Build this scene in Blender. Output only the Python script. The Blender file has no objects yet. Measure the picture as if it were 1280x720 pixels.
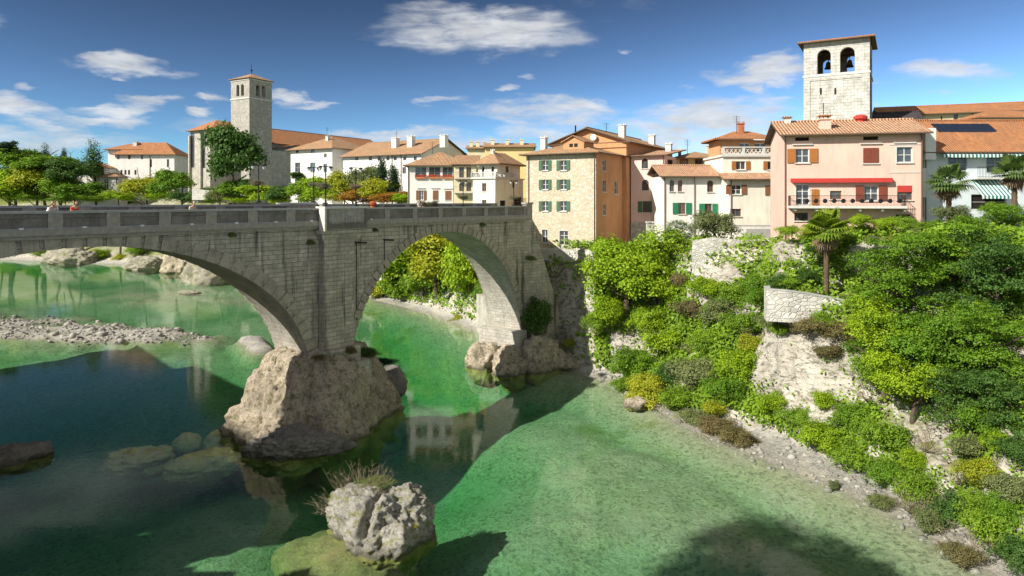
import bpy, math, random
import numpy as np
from mathutils import Vector, Matrix
R = math.radians
random.seed(7)
S = bpy.context.scene
COL = S.collection
# ------------------------------------------------------------------ camera
CAMZ = 20.0; F = 850.0; HX = 640.0; HY = 250.0
cam = bpy.data.cameras.new("camera"); camo = bpy.data.objects.new("camera", cam); COL.objects.link(camo)
camo.location = (0, 0, CAMZ); camo.rotation_euler = (R(90), 0, 0)
cam.sensor_width = 36; cam.lens = F / 1280 * 36; cam.shift_y = (HY - 360) / 1280
cam.clip_start = 0.3; cam.clip_end = 6000
S.camera = camo
# ------------------------------------------------------------------ sun, sky, exposure
SH = Vector((-0.84, -0.54)).normalized(); SUN_EL = R(36)
sl = bpy.data.lights.new("sun", 'SUN'); sl.energy = 4.0; sl.angle = R(0.5); sl.color = (1.0, 0.95, 0.86)
so = bpy.data.objects.new("sun", sl); COL.objects.link(so)
sv = Vector((SH.x * math.cos(SUN_EL), SH.y * math.cos(SUN_EL), math.sin(SUN_EL)))
so.rotation_euler = sv.to_track_quat('Z', 'Y').to_euler(); so.location = sv * 300
S.view_settings.view_transform = 'Standard'; S.view_settings.look = 'None'
S.view_settings.exposure = 0.9; S.view_settings.gamma = 1.0
W = bpy.data.worlds.new("World"); S.world = W; W.use_nodes = True
nt = W.node_tree; nt.nodes.clear()
def N(nt, t, **k):
    n = nt.nodes.new(t)
    for a, b in k.items(): setattr(n, a, b)
    return n
def L(nt, a, b): nt.links.new(a, b)
def mathn(nt, op, a, b=None, c=None, clamp=False):
    n = nt.nodes.new('ShaderNodeMath'); n.operation = op; n.use_clamp = clamp
    for i, v in enumerate((a, b, c)):
        if v is None: continue
        if isinstance(v, (int, float)): n.inputs[i].default_value = v
        else: nt.links.new(v, n.inputs[i])
    return n.outputs[0]
sky = N(nt, 'ShaderNodeTexSky', sky_type='NISHITA', sun_disc=False)
sky.sun_elevation = SUN_EL; sky.sun_rotation = math.atan2(SH.x, SH.y)
sky.altitude = 1500; sky.air_density = 0.9; sky.dust_density = 0.2; sky.ozone_density = 4.0
# polarised, deep alpine sky
k0 = N(nt, 'ShaderNodeVectorMath', operation='SCALE'); k0.inputs['Scale'].default_value = .172; L(nt, sky.outputs[0], k0.inputs[0])
k1 = N(nt, 'ShaderNodeGamma'); k1.inputs[1].default_value = 2.75; L(nt, k0.outputs[0], k1.inputs[0])
k2 = N(nt, 'ShaderNodeHueSaturation'); k2.inputs['Saturation'].default_value = .80; k2.inputs['Hue'].default_value = .472; L(nt, k1.outputs[0], k2.inputs['Color'])
tint = N(nt, 'ShaderNodeVectorMath', operation='SCALE'); tint.inputs['Scale'].default_value = 2.6; L(nt, k2.outputs[0], tint.inputs[0])
tc = N(nt, 'ShaderNodeTexCoord')
sep = N(nt, 'ShaderNodeSeparateXYZ'); L(nt, tc.outputs['Generated'], sep.inputs[0])
az = mathn(nt, 'ARCTAN2', sep.outputs[0], sep.outputs[1])
el = mathn(nt, 'ARCSINE', sep.outputs[2])
def cnoise(sx, sy, scale, det, w=0.0, dist=0.0):
    c = N(nt, 'ShaderNodeCombineXYZ'); L(nt, mathn(nt, 'MULTIPLY', az, sx), c.inputs[0]); L(nt, mathn(nt, 'MULTIPLY', el, sy), c.inputs[1]); c.inputs[2].default_value = w
    n = N(nt, 'ShaderNodeTexNoise'); n.inputs['Scale'].default_value = scale; n.inputs['Detail'].default_value = det
    n.inputs['Distortion'].default_value = dist
    n.inputs['Roughness'].default_value = 0.6; L(nt, c.outputs[0], n.inputs['Vector']); return n.outputs['Fac']
wa = mathn(nt, 'MULTIPLY_ADD', cnoise(1, 2.5, 7, 4, 0), 0.16, -0.08)
wb = mathn(nt, 'MULTIPLY_ADD', cnoise(1, 3, 9, 5, 4.3), 0.075, -0.0375)
azd = mathn(nt, 'ADD', az, wa); eld = mathn(nt, 'ADD', el, wb)
CLOUDS = [(600,40,125,27,1),(680,46,60,12,.6),(540,30,60,12,.6),(146,80,50,11,1),(205,88,40,6,.5),(38,113,24,5,.8),(25,134,60,11,1),
 (178,128,40,9,1),(140,137,55,6,.8),(110,147,70,7,.8),(45,152,45,6,.8),(60,161,50,6,.7),(70,175,140,14,.7),(264,124,24,6,.9),(252,144,18,5,.9),
 (355,119,30,7,.8),(385,127,30,5,.9),(500,168,85,10,.95),(558,122,30,6,.7),(628,112,20,4,.6),(680,140,110,13,.8),(735,134,50,7,.9),(675,165,50,12,.7),
 (890,148,90,22,1),(850,168,110,20,.9),(930,130,50,12,.8),(950,90,66,13,.95),(1180,95,75,12,.75),(1215,88,35,7,.6),(960,122,32,6,.7),(935,111,18,5,.7),
 (1110,150,90,14,.7),(300,160,80,10,.5),(600,180,90,12,.7),(780,58,14,4,.5),(662,100,12,4,.5),(20,185,90,10,.6),(340,-70,160,30,.6),(100,-120,200,40,.7),(900,-90,200,25,.5),
 (-150,120,120,14,.9),(-260,60,150,18,.8),(500,-160,300,50,.75),(180,-330,260,60,.7),(1420,110,120,16,.8),(1500,60,150,14,.6),(-60,20,90,12,.5)]
tot = None
for (px, py, rx, ry, wgt) in CLOUDS:
    X = (px - HX) / F; Z = (HY - py) / F
    a0 = math.atan2(X, 1); e0 = math.asin(Z / math.sqrt(1 + X * X + Z * Z))
    ra = rx / F / (1 + X * X); re = ry / F / math.sqrt(1 + X * X)
    da = mathn(nt, 'MULTIPLY', mathn(nt, 'SUBTRACT', azd, a0), 1 / (ra * 1.25))
    de = mathn(nt, 'MULTIPLY', mathn(nt, 'SUBTRACT', eld, e0), 1 / (re * 1.45))
    q = mathn(nt, 'ADD', mathn(nt, 'MULTIPLY', da, da), mathn(nt, 'MULTIPLY', de, de))
    v = mathn(nt, 'MULTIPLY', mathn(nt, 'SUBTRACT', 1.0, q, clamp=True), wgt)
    tot = v if tot is None else mathn(nt, 'MAXIMUM', tot, v)
fine = cnoise(1, 4.5, 13, 7, 2.0, 0.3)
dens = mathn(nt, 'MULTIPLY', tot, mathn(nt, 'MULTIPLY_ADD', fine, 2.3, -0.30))
# unseen bright cloud added behind the viewpoint to fill shaded faces, veils high up
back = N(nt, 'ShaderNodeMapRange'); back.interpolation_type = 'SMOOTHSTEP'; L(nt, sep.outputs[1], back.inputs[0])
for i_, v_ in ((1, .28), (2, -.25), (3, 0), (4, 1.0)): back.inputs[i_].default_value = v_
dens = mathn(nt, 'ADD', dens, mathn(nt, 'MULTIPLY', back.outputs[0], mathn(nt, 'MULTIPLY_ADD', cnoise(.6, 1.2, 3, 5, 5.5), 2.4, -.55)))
# thin wisps elsewhere
wisp = mathn(nt, 'MULTIPLY', mathn(nt, 'SUBTRACT', cnoise(1, 4, 5, 7, 9.0, 0.4), 0.60, clamp=True), 1.6)
dens = mathn(nt, 'ADD', dens, wisp)
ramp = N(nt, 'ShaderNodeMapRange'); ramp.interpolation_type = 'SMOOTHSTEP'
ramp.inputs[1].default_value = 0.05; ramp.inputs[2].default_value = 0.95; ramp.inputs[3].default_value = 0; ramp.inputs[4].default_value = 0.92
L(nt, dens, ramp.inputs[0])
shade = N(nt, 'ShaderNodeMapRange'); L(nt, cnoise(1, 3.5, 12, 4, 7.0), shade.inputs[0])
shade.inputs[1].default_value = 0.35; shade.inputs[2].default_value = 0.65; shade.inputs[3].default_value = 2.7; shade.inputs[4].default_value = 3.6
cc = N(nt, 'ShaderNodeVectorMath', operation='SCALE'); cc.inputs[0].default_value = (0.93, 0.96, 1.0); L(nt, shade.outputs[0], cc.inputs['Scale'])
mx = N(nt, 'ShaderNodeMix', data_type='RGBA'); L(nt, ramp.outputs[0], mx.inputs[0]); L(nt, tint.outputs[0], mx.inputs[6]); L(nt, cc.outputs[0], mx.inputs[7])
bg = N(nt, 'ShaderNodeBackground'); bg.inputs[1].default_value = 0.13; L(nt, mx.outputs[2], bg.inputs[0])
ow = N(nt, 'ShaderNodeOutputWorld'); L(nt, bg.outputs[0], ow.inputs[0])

# ------------------------------------------------------------------ picture helpers
def P(px, py, Y): return Vector(((px - HX) / F * Y, Y, CAMZ + (HY - py) / F * Y))
def WP(px, py): Y = CAMZ * F / (py - HY); return Vector(((px - HX) / F * Y, Y, 0))
# ------------------------------------------------------------------ numpy noise
def _h(ix, iy, iz, s):
    n = (ix.astype(np.int64) * 374761393 + iy.astype(np.int64) * 668265263 + iz.astype(np.int64) * 2147483647 + s * 974634777) & 0xffffffff
    n = ((n ^ (n >> 13)) * 1274126177) & 0xffffffff
    n = ((n ^ (n >> 16)) * 2246822519) & 0xffffffff
    return ((n ^ (n >> 15)) & 0xffffff) / float(0xffffff)
def vnoise(p, s=0):
    i = np.floor(p); f = p - i; f = f * f * (3 - 2 * f); i = i.astype(np.int64); r = 0
    for dx in (0, 1):
        for dy in (0, 1):
            for dz in (0, 1):
                w = (f[:, 0] if dx else 1 - f[:, 0]) * (f[:, 1] if dy else 1 - f[:, 1]) * (f[:, 2] if dz else 1 - f[:, 2])
                r = r + w * _h(i[:, 0] + dx, i[:, 1] + dy, i[:, 2] + dz, s)
    return r
def fbm(p, o=4, s=0, lac=2.03, g=0.5):
    a = 1; t = 0; r = 0
    for k in range(o):
        r = r + a * vnoise(p, s + k * 7); t += a; a *= g; p = p * lac + 3.7
    return r / t * 2 - 1
# ------------------------------------------------------------------ object helpers
def tag(o, label=None, cat=None, group=None, kind=None):
    if label: o['label'] = label
    if cat: o['category'] = cat
    if group: o['group'] = group
    if kind: o['kind'] = kind
    return o
def empty(name, loc, rz=0, **k):
    o = bpy.data.objects.new(name, None); COL.objects.link(o); o.location = loc; o.rotation_euler = (0, 0, rz); o.empty_display_size = .3
    return tag(o, **k)
class MB:
    def __init__(s): s.v = []; s.f = []; s.uv = []; s.mi = []
    def face(s, pts, m=0):
        pts = [Vector(p) for p in pts]; b = len(s.v); s.v += [tuple(p) for p in pts]; s.f.append(tuple(range(b, b + len(pts)))); s.mi.append(m)
        n = Vector((0, 0, 0))
        for i in range(len(pts)):
            a, c = pts[i], pts[(i + 1) % len(pts)]; n += Vector(((a.y - c.y) * (a.z + c.z), (a.z - c.z) * (a.x + c.x), (a.x - c.x) * (a.y + c.y)))
        if n.length < 1e-12: n = Vector((0, 0, 1))
        n.normalize()
        if abs(n.z) > .97: s.uv += [(p.x, p.y) for p in pts]
        else:
            h = Vector((0, 0, 1)).cross(n).normalized(); w = n.cross(h); s.uv += [(p.dot(h), p.dot(w)) for p in pts]
    def box(s, x0, y0, z0, x1, y1, z1, m=0, skip=''):
        if x1 < x0: x0, x1 = x1, x0
        if y1 < y0: y0, y1 = y1, y0
        if z1 < z0: z0, z1 = z1, z0
        c = [(x0,y0,z0),(x1,y0,z0),(x1,y1,z0),(x0,y1,z0),(x0,y0,z1),(x1,y0,z1),(x1,y1,z1),(x0,y1,z1)]
        for k, q in (('b',(0,3,2,1)),('t',(4,5,6,7)),('f',(0,1,5,4)),('r',(1,2,6,5)),('k',(2,3,7,6)),('l',(3,0,4,7))):
            if k not in skip: s.face([c[i] for i in q], m)
    def prism(s, pa, pb, m=0):   # two matching polygons (lists of 3D points), closed
        n = len(pa); s.face(list(pa)[::-1], m); s.face(pb, m)
        for i in range(n):
            j = (i + 1) % n; s.face([pa[i], pa[j], pb[j], pb[i]], m)
    def tube(s, a, b, r0, r1=None, n=6, m=0, cap=True):
        a = Vector(a); b = Vector(b); r1 = r0 if r1 is None else r1
        d = (b - a).normalized(); u = d.orthogonal().normalized(); w = d.cross(u)
        A = [a + (u * math.cos(2*math.pi*i/n) + w * math.sin(2*math.pi*i/n)) * r0 for i in range(n)]
        B = [b + (u * math.cos(2*math.pi*i/n) + w * math.sin(2*math.pi*i/n)) * r1 for i in range(n)]
        for i in range(n): s.face([A[i], A[(i+1)%n], B[(i+1)%n], B[i]], m)
        if cap: s.face(A[::-1], m); s.face(B, m)
    def path(s, pts, r0, r1, n=5, m=0):
        k = len(pts) - 1
        for i in range(k): s.tube(pts[i], pts[i+1], r0 + (r1-r0)*i/k, r0 + (r1-r0)*(i+1)/k, n, m, cap=(i == k-1))
    def ball(s, c, rx, ry, rz, n=8, m=0, k=5):
        c = Vector(c)
        def q(i, j):
            t = math.pi * i / k; a = 2 * math.pi * j / n
            return c + Vector((rx*math.sin(t)*math.cos(a), ry*math.sin(t)*math.sin(a), rz*math.cos(t)))
        for i in range(k):
            for j in range(n):
                p = [q(i, j), q(i+1, j), q(i+1, j+1), q(i, j+1)]
                if i == 0: p = [p[0], p[1], p[2]]
                elif i == k-1: p = [p[0], p[1], p[3]]
                s.face(p, m)
    def build(s, name, mats, parent=None, smooth=False, **k):
        me = bpy.data.meshes.new(name); me.from_pydata(s.v, [], s.f)
        ul = me.uv_layers.new(name='UVMap'); ul.data.foreach_set('uv', np.array(s.uv, dtype=np.float32).ravel())
        if not isinstance(mats, (list, tuple)): mats = [mats]
        for m in mats: me.materials.append(m)
        me.polygons.foreach_set('material_index', s.mi)
        if smooth: me.polygons.foreach_set('use_smooth', [True] * len(s.f))
        o = bpy.data.objects.new(name, me); COL.objects.link(o)
        if parent: o.parent = parent
        return tag(o, **k)
def rawmesh(name, v, f, mats, parent=None, smooth=False):
    me = bpy.data.meshes.new(name); nf = len(f); v = np.asarray(v, dtype=np.float32); f = np.asarray(f, dtype=np.int32)
    me.vertices.add(len(v)); me.vertices.foreach_set('co', v.ravel())
    k = f.shape[1]; me.loops.add(nf * k); me.loops.foreach_set('vertex_index', f.ravel())
    me.polygons.add(nf); me.polygons.foreach_set('loop_start', np.arange(0, nf*k, k, dtype=np.int32)); me.polygons.foreach_set('loop_total', np.full(nf, k, dtype=np.int32))
    me.update(calc_edges=True); me.validate()
    for m in (mats if isinstance(mats, (list, tuple)) else [mats]): me.materials.append(m)
    if smooth: me.polygons.foreach_set('use_smooth', np.ones(nf, dtype=bool))
    o = bpy.data.objects.new(name, me); COL.objects.link(o)
    if parent: o.parent = parent
    return o

# ------------------------------------------------------------------ materials
def newmat(name):
    m = bpy.data.materials.new(name); m.use_nodes = True; t = m.node_tree; t.nodes.clear()
    o = N(t, 'ShaderNodeOutputMaterial'); b = N(t, 'ShaderNodeBsdfPrincipled'); L(t, b.outputs[0], o.inputs[0])
    b.inputs['Specular IOR Level'].default_value = 0.25
    return m, t, b, o
def noi(t, vec, scale, det=4, rough=.55, dist=0):
    n = N(t, 'ShaderNodeTexNoise'); n.inputs['Scale'].default_value = scale; n.inputs['Detail'].default_value = det
    n.inputs['Roughness'].default_value = rough; n.inputs['Distortion'].default_value = dist
    if vec is not None: L(t, vec, n.inputs['Vector'])
    return n.outputs['Fac']
def mapr(t, v, a, b, c=0., d=1.):
    n = N(t, 'ShaderNodeMapRange'); n.inputs[1].default_value = a; n.inputs[2].default_value = b; n.inputs[3].default_value = c; n.inputs[4].default_value = d
    L(t, v, n.inputs[0]); return n.outputs[0]
def mixc(t, f, a, b, mode='MIX'):
    n = N(t, 'ShaderNodeMix', data_type='RGBA', blend_type=mode)
    if isinstance(f, (int, float)): n.inputs[0].default_value = f
    else: L(t, f, n.inputs[0])
    for i, c in ((6, a), (7, b)):
        if isinstance(c, (tuple, list)): n.inputs[i].default_value = (*c[:3], 1)
        else: L(t, c, n.inputs[i])
    return n.outputs[2]
def bump(t, b, h, s=.5, d=.05):
    n = N(t, 'ShaderNodeBump'); n.inputs['Strength'].default_value = s; n.inputs['Distance'].default_value = d
    L(t, h, n.inputs['Height']); L(t, n.outputs[0], b.inputs['Normal'])
def uvn(t): return N(t, 'ShaderNodeTexCoord').outputs['UV']
def objn(t): return N(t, 'ShaderNodeTexCoord').outputs['Object']
def mapping(t, v, sc, rot=(0,0,0)):
    n = N(t, 'ShaderNodeMapping'); n.inputs['Scale'].default_value = sc; n.inputs['Rotation'].default_value = rot; L(t, v, n.inputs[0]); return n.outputs[0]
def scol(c, k): return tuple(min(1, x * k) for x in c)
def stucco(name, c, dirt=.35, rough=.9):
    m, t, b, o = newmat(name); v = objn(t)
    big = noi(t, v, .35, 5); med = noi(t, mapping(t, v, (1.2, 1.2, .25)), 1.3, 6, .65)
    c1 = mixc(t, mapr(t, big, .35, .7), c, scol(c, .86))
    c2 = mixc(t, mapr(t, med, .50, .70, 0, dirt*1.2), c1, (c[0]*.55, c[1]*.52, c[2]*.48))
    L(t, c2, b.inputs['Base Color']); b.inputs['Roughness'].default_value = rough
    bump(t, b, noi(t, v, 14, 4), .25, .02); return m
def plain(name, c, rough=.6, metal=0, var=.15, spec=.3):
    m, t, b, o = newmat(name)
    L(t, mixc(t, mapr(t, noi(t, objn(t), 3, 4), .3, .7), c, scol(c, 1 - var)), b.inputs['Base Color'])
    b.inputs['Roughness'].default_value = rough; b.inputs['Metallic'].default_value = metal; b.inputs['Specular IOR Level'].default_value = spec; return m
def rubble(name, cols, scale=2.4, mortar=(.45,.42,.36), asp=1.7, edge=.05):
    m, t, b, o = newmat(name); v = mapping(t, uvn(t), (1, asp, 1))
    ve = N(t, 'ShaderNodeTexVoronoi', feature='DISTANCE_TO_EDGE'); ve.inputs['Scale'].default_value = scale; L(t, v, ve.inputs['Vector'])
    vc = N(t, 'ShaderNodeTexVoronoi'); vc.inputs['Scale'].default_value = scale; L(t, v, vc.inputs['Vector'])
    sp = N(t, 'ShaderNodeSeparateColor'); L(t, vc.outputs['Color'], sp.inputs[0])
    c1 = mixc(t, sp.outputs[0], cols[0], cols[1]); c1 = mixc(t, mapr(t, sp.outputs[1], .6, .9), c1, cols[2])
    c1 = mixc(t, mapr(t, noi(t, uvn(t), .35, 5), .4, .7, 0, .5), c1, scol(cols[0], .7))
    c1 = mixc(t, mapr(t, noi(t, uvn(t), 1.5, 6, .7), .5, .7, 0, .4), c1, scol(cols[1], .6)); c2 = mixc(t, mapr(t, ve.outputs[0], edge*.4, edge*1.4), mortar, c1)
    L(t, c2, b.inputs['Base Color']); b.inputs['Roughness'].default_value = .9
    bump(t, b, mathn(t, 'MULTIPLY_ADD', noi(t, uvn(t), 12, 4), .4, mapr(t, ve.outputs[0], 0, .12)), .7, .06); return m
def ashlar(name, c1, c2, mortar, bw=.7, bh=.32, stain=(.05,.045,.04), st=.6, off=.5):
    m, t, b, o = newmat(name); uv = uvn(t)
    wob = N(t, 'ShaderNodeTexNoise'); wob.inputs['Scale'].default_value = 1.1; wob.inputs['Detail'].default_value = 3; L(t, uv, wob.inputs['Vector'])
    vm = N(t, 'ShaderNodeVectorMath', operation='MULTIPLY_ADD'); L(t, wob.outputs['Color'], vm.inputs[0]); vm.inputs[1].default_value = (.18,.12,0); L(t, uv, vm.inputs[2])
    br = N(t, 'ShaderNodeTexBrick'); L(t, vm.outputs[0], br.inputs['Vector']); br.inputs['Scale'].default_value = 1
    br.inputs['Brick Width'].default_value = bw; br.inputs['Row Height'].default_value = bh; br.inputs['Mortar Size'].default_value = .016; br.inputs['Mortar Smooth'].default_value = .4
    br.inputs['Color1'].default_value = (*c1, 1); br.inputs['Color2'].default_value = (*c2, 1); br.inputs['Mortar'].default_value = (*mortar, 1); br.offset = off
    g = mixc(t, mapr(t, noi(t, uv, .7, 8, .75), .42, .62, 0, .8), br.outputs[0], scol(c1, .5))
    g = mixc(t, mapr(t, noi(t, uv, 6, 5, .7), .52, .68, 0, .6), g, scol(c2, 1.4)); g = mixc(t, mapr(t, noi(t, mapping(t, uv, (1.6, .12, 1)), 1.3, 5, .7), .58, .68, 0, .5), g, scol(c1, 1.25))
    s1 = mapr(t, noi(t, mapping(t, uv, (1.0, .07, 1)), 1.0, 5, .7), .52, .64, 0, st)
    g = mixc(t, s1, g, stain)
    L(t, g, b.inputs['Base Color']); b.inputs['Roughness'].default_value = .92
    h = mathn(t, 'MULTIPLY_ADD', noi(t, uv, 7, 6, .7), .8, mathn(t, 'SUBTRACT', 1, br.outputs['Fac']))
    bump(t, b, h, .8, .07); return m
def tiles(name, a, b_, c_, rib=.24, row=.38):
    m, t, b, o = newmat(name); uv = uvn(t); s = N(t, 'ShaderNodeSeparateXYZ'); L(t, uv, s.inputs[0])
    u = mathn(t, 'DIVIDE', s.outputs[0], rib); v = mathn(t, 'DIVIDE', s.outputs[1], row)
    cv = N(t, 'ShaderNodeCombineXYZ'); L(t, mathn(t, 'FLOOR', u), cv.inputs[0]); L(t, mathn(t, 'FLOOR', v), cv.inputs[1])
    wn = N(t, 'ShaderNodeTexWhiteNoise', noise_dimensions='2D'); L(t, cv.outputs[0], wn.inputs['Vector'])
    g = mixc(t, wn.outputs['Value'], a, b_); g = mixc(t, mapr(t, noi(t, uv, .5, 5, .65), .45, .68, 0, .75), g, c_)
    g = mixc(t, mapr(t, noi(t, uv, 3.5, 5, .7), .55, .7, 0, .4), g, (.32,.27,.2))
    fu = mathn(t, 'FRACT', u); rb = mathn(t, 'SINE', mathn(t, 'MULTIPLY', fu, math.pi))
    g = mixc(t, mapr(t, rb, .0, .45, .75, 0), g, (.05,.025,.015))
    L(t, g, b.inputs['Base Color']); b.inputs['Roughness'].default_value = .9
    h = mathn(t, 'MULTIPLY_ADD', mathn(t, 'FRACT', v), -.25, rb); bump(t, b, h, .9, .10); return m
def leafmat(name, c, c2=None, tr=.35):
    c2 = c2 or (c[0]*.45, c[1]*.55, c[2]*.6)
    m, t, b, o = newmat(name); t.nodes.remove(b); v = objn(t)
    oi = N(t, 'ShaderNodeObjectInfo'); gi = N(t, 'ShaderNodeNewGeometry')
    n1 = mapr(t, noi(t, gi.outputs['Position'], .55, 3), .35, .65); ri = gi.outputs['Random Per Island']
    g = mixc(t, n1, c2, c); g = mixc(t, mapr(t, ri, 0, 1, 0, .55), g, (min(1, c[0]*1.7), c[1]*1.35, c[2]*1.1))
    g = mixc(t, mathn(t, 'MULTIPLY', oi.outputs['Random'], .3), g, (c[0]*.5, c[1]*.62, c[2]*.9))
    d = N(t, 'ShaderNodeBsdfPrincipled'); d.inputs['Roughness'].default_value = .55; d.inputs['Specular IOR Level'].default_value = .25; L(t, g, d.inputs['Base Color'])
    tl = N(t, 'ShaderNodeBsdfTranslucent'); L(t, g, tl.inputs[0])
    ms = N(t, 'ShaderNodeMixShader'); ms.inputs[0].default_value = tr; L(t, d.outputs[0], ms.inputs[1]); L(t, tl.outputs[0], ms.inputs[2]); L(t, ms.outputs[0], o.inputs[0]); return m
def rockmat(name, c, dark, moss=None, mossz=(0,3), sc=1.0, wet=False):
    m, t, b, o = newmat(name); v = N(t, 'ShaderNodeNewGeometry').outputs['Position']
    a = noi(t, v, .5*sc, 8, .68); d = noi(t, v, 2.6*sc, 9, .75, .4); e = noi(t, v, 9*sc, 6, .7)
    g = mixc(t, mapr(t, a, .38, .62), c, scol(c, .62)); g = mixc(t, mapr(t, d, .50, .64, 0, .9), g, dark)
    g = mixc(t, mapr(t, e, .50, .68, 0, .6), g, scol(dark, .8)); g = mixc(t, mapr(t, e, .3, .42, .45, 0), g, scol(c, 1.2))
    if moss:
        g = mixc(t, mapr(t, noi(t, v, 1.1*sc, 6, .7), .52, .62, 0, .8), g, moss)
    if wet:
        z = N(t, 'ShaderNodeSeparateXYZ'); L(t, v, z.inputs[0])
        g = mixc(t, mapr(t, z.outputs[2], .05, .55, .75, 0), g, (.06,.06,.03))
        g = mixc(t, mapr(t, z.outputs[2], -.12, 0.02, 1, 0), g, (.33,.32,.09))
    L(t, g, b.inputs['Base Color']); b.inputs['Roughness'].default_value = .92
    bump(t, b, mathn(t, 'ADD', d, mathn(t, 'MULTIPLY', e, .5)), 1.0, .25); return m
M = {}
M['white'] = stucco('white_plaster', (.80,.77,.72)); M['cream'] = stucco('cream_plaster', (.80,.76,.64)); M['salmon'] = stucco('salmon_plaster', (.78,.52,.42), .3)
M['pink'] = stucco('pink_plaster', (.72,.53,.47), .2); M['orange'] = stucco('orange_plaster', (.60,.31,.15), .4); M['yellow'] = stucco('yellow_plaster', (.80,.62,.28), .2)
M['pale_yellow'] = stucco('pale_yellow_plaster', (.72,.64,.42)); M['blue'] = stucco('blue_white_plaster', (.70,.77,.80), .15); M['greyplaster'] = stucco('grey_plaster', (.50,.49,.46), .3)
M['stonehouse'] = rubble('rubble_stone', ((.66,.56,.40),(.52,.42,.29),(.74,.68,.56)), 3.2, (.62,.55,.42))
M['churchstone'] = ashlar('church_stone', (.56,.52,.44),(.47,.43,.36),(.4,.37,.31), .8,.4, st=.25)
M['towerstone'] = rubble('tower_stone', ((.42,.40,.35),(.32,.30,.26),(.52,.48,.42)), 1.7, (.3,.28,.25), 1.4)
M['belfry'] = ashlar('belfry_stone', (.62,.60,.54),(.55,.53,.47),(.42,.40,.36), .9,.45, st=.25)
M['garden'] = rubble('garden_wall_stone', ((.58,.56,.50),(.44,.42,.37),(.68,.66,.60)), 2.0, (.42,.4,.35), 1.5)
M['bridge'] = ashlar('bridge_stone', (.60,.54,.44),(.42,.38,.31),(.17,.15,.12), .82,.37, st=.8)
M['bridgelight'] = ashlar('bridge_vault', (.52,.49,.42),(.44,.41,.35),(.30,.28,.24), .8,.4, st=.2)
M['vouss'] = ashlar('arch_block', (.52,.46,.36),(.42,.375,.30),(.36,.33,.28), 3.1,2.7, st=.25)
M['parapet'] = plain('parapet_stone', (.40,.365,.31), .85, var=.3); M['coping'] = plain('coping_stone', (.42,.41,.39), .8, var=.25); M['marble'] = plain('pale_marble', (.62,.60,.55), .7)
M['panel'] = ashlar('parapet_panel', (.27,.245,.215),(.22,.20,.175),(.15,.14,.13), 1.6, .9, st=.3)
M['tile'] = tiles('roof_tile_orange', (.60,.27,.11),(.42,.17,.08),(.34,.17,.09)); M['tile2'] = tiles('roof_tile_buff', (.55,.34,.18),(.42,.22,.12),(.33,.24,.15))
M['tile3'] = tiles('roof_tile_pink', (.62,.37,.22),(.42,.22,.13),(.50,.34,.22), .30, .42); M['slate'] = tiles('slate_dark', (.05,.05,.06),(.08,.07,.07),(.05,.05,.05))
M['wood'] = plain('dark_wood', (.12,.06,.035), .7); M['eave'] = plain('eave_wood', (.13,.085,.055), .8); M['orangewood'] = plain('orange_wood', (.42,.16,.04), .55)
M['brownwood'] = plain('brown_wood', (.26,.12,.06), .6); M['redwood'] = plain('red_wood', (.22,.06,.035), .6); M['green'] = plain('green_paint', (.07,.16,.09), .6); M['green2'] = plain('bright_green_paint', (.03,.22,.11), .6)
M['frame'] = plain('window_white', (.70,.70,.67), .5, var=.05); M['red'] = plain('red_cloth', (.50,.05,.04), .8); M['iron'] = plain('wrought_iron', (.03,.03,.032), .5, .6)
M['brass'] = plain('bronze', (.16,.12,.05), .4, .8); M['lead'] = plain('drainpipe', (.22,.15,.11), .5, .5); M['white_paint'] = plain('white_paint', (.80,.80,.78), .5); M['terracotta'] = plain('terracotta', (.48,.18,.08), .85)
M['solar'] = plain('solar_glass', (.03,.04,.07), .15, .2, spec=.8); M['redflowers'] = leafmat('red_flowers', (.55,.06,.04), (.3,.2,.04)); M['asphalt'] = plain('asphalt', (.06,.06,.06), .9)
def glassmat():
    m, t, b, o = newmat('window_glass'); L(t, mixc(t, noi(t, objn(t), 1.2, 2), (.02,.025,.03), (.10,.11,.12)), b.inputs['Base Color'])
    b.inputs['Roughness'].default_value = .06; b.inputs['Specular IOR Level'].default_value = .9; return m
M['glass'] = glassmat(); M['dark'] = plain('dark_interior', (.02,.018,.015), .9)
def stripes():
    m, t, b, o = newmat('striped_canvas'); s = N(t, 'ShaderNodeSeparateXYZ'); L(t, uvn(t), s.inputs[0])
    k = mathn(t, 'GREATER_THAN', mathn(t, 'FRACT', mathn(t, 'DIVIDE', s.outputs[0], .36)), .5)
    L(t, mixc(t, k, (.75,.78,.75), (.03,.20,.17)), b.inputs['Base Color']); b.inputs['Roughness'].default_value = .8; return m
M['stripes'] = stripes()
M['leafA'] = leafmat('leaf_bright', (.30,.46,.02)); M['leafB'] = leafmat('leaf_green', (.15,.29,.02)); M['leafC'] = leafmat('leaf_deep', (.08,.17,.03)); M['leafD'] = leafmat('leaf_olive', (.20,.25,.09), (.12,.16,.07))
M['leafE'] = leafmat('leaf_yellow', (.38,.42,.03), (.22,.30,.02)); M['leafF'] = leafmat('leaf_autumn', (.36,.17,.03), (.22,.2,.02)); M['leafG'] = leafmat('needle_dark', (.03,.075,.025)); M['leafH'] = leafmat('leaf_dry', (.21,.18,.08), (.13,.15,.05))
M['leafI'] = leafmat('leaf_mid', (.21,.36,.025), (.10,.20,.02)); M['bark'] = plain('bark', (.12,.09,.065), .95, var=.4); M['twig'] = plain('dry_twig', (.30,.24,.16), .95, var=.4); M['palmbark'] = plain('palm_bark', (.16,.11,.07), .95, var=.5)
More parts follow.
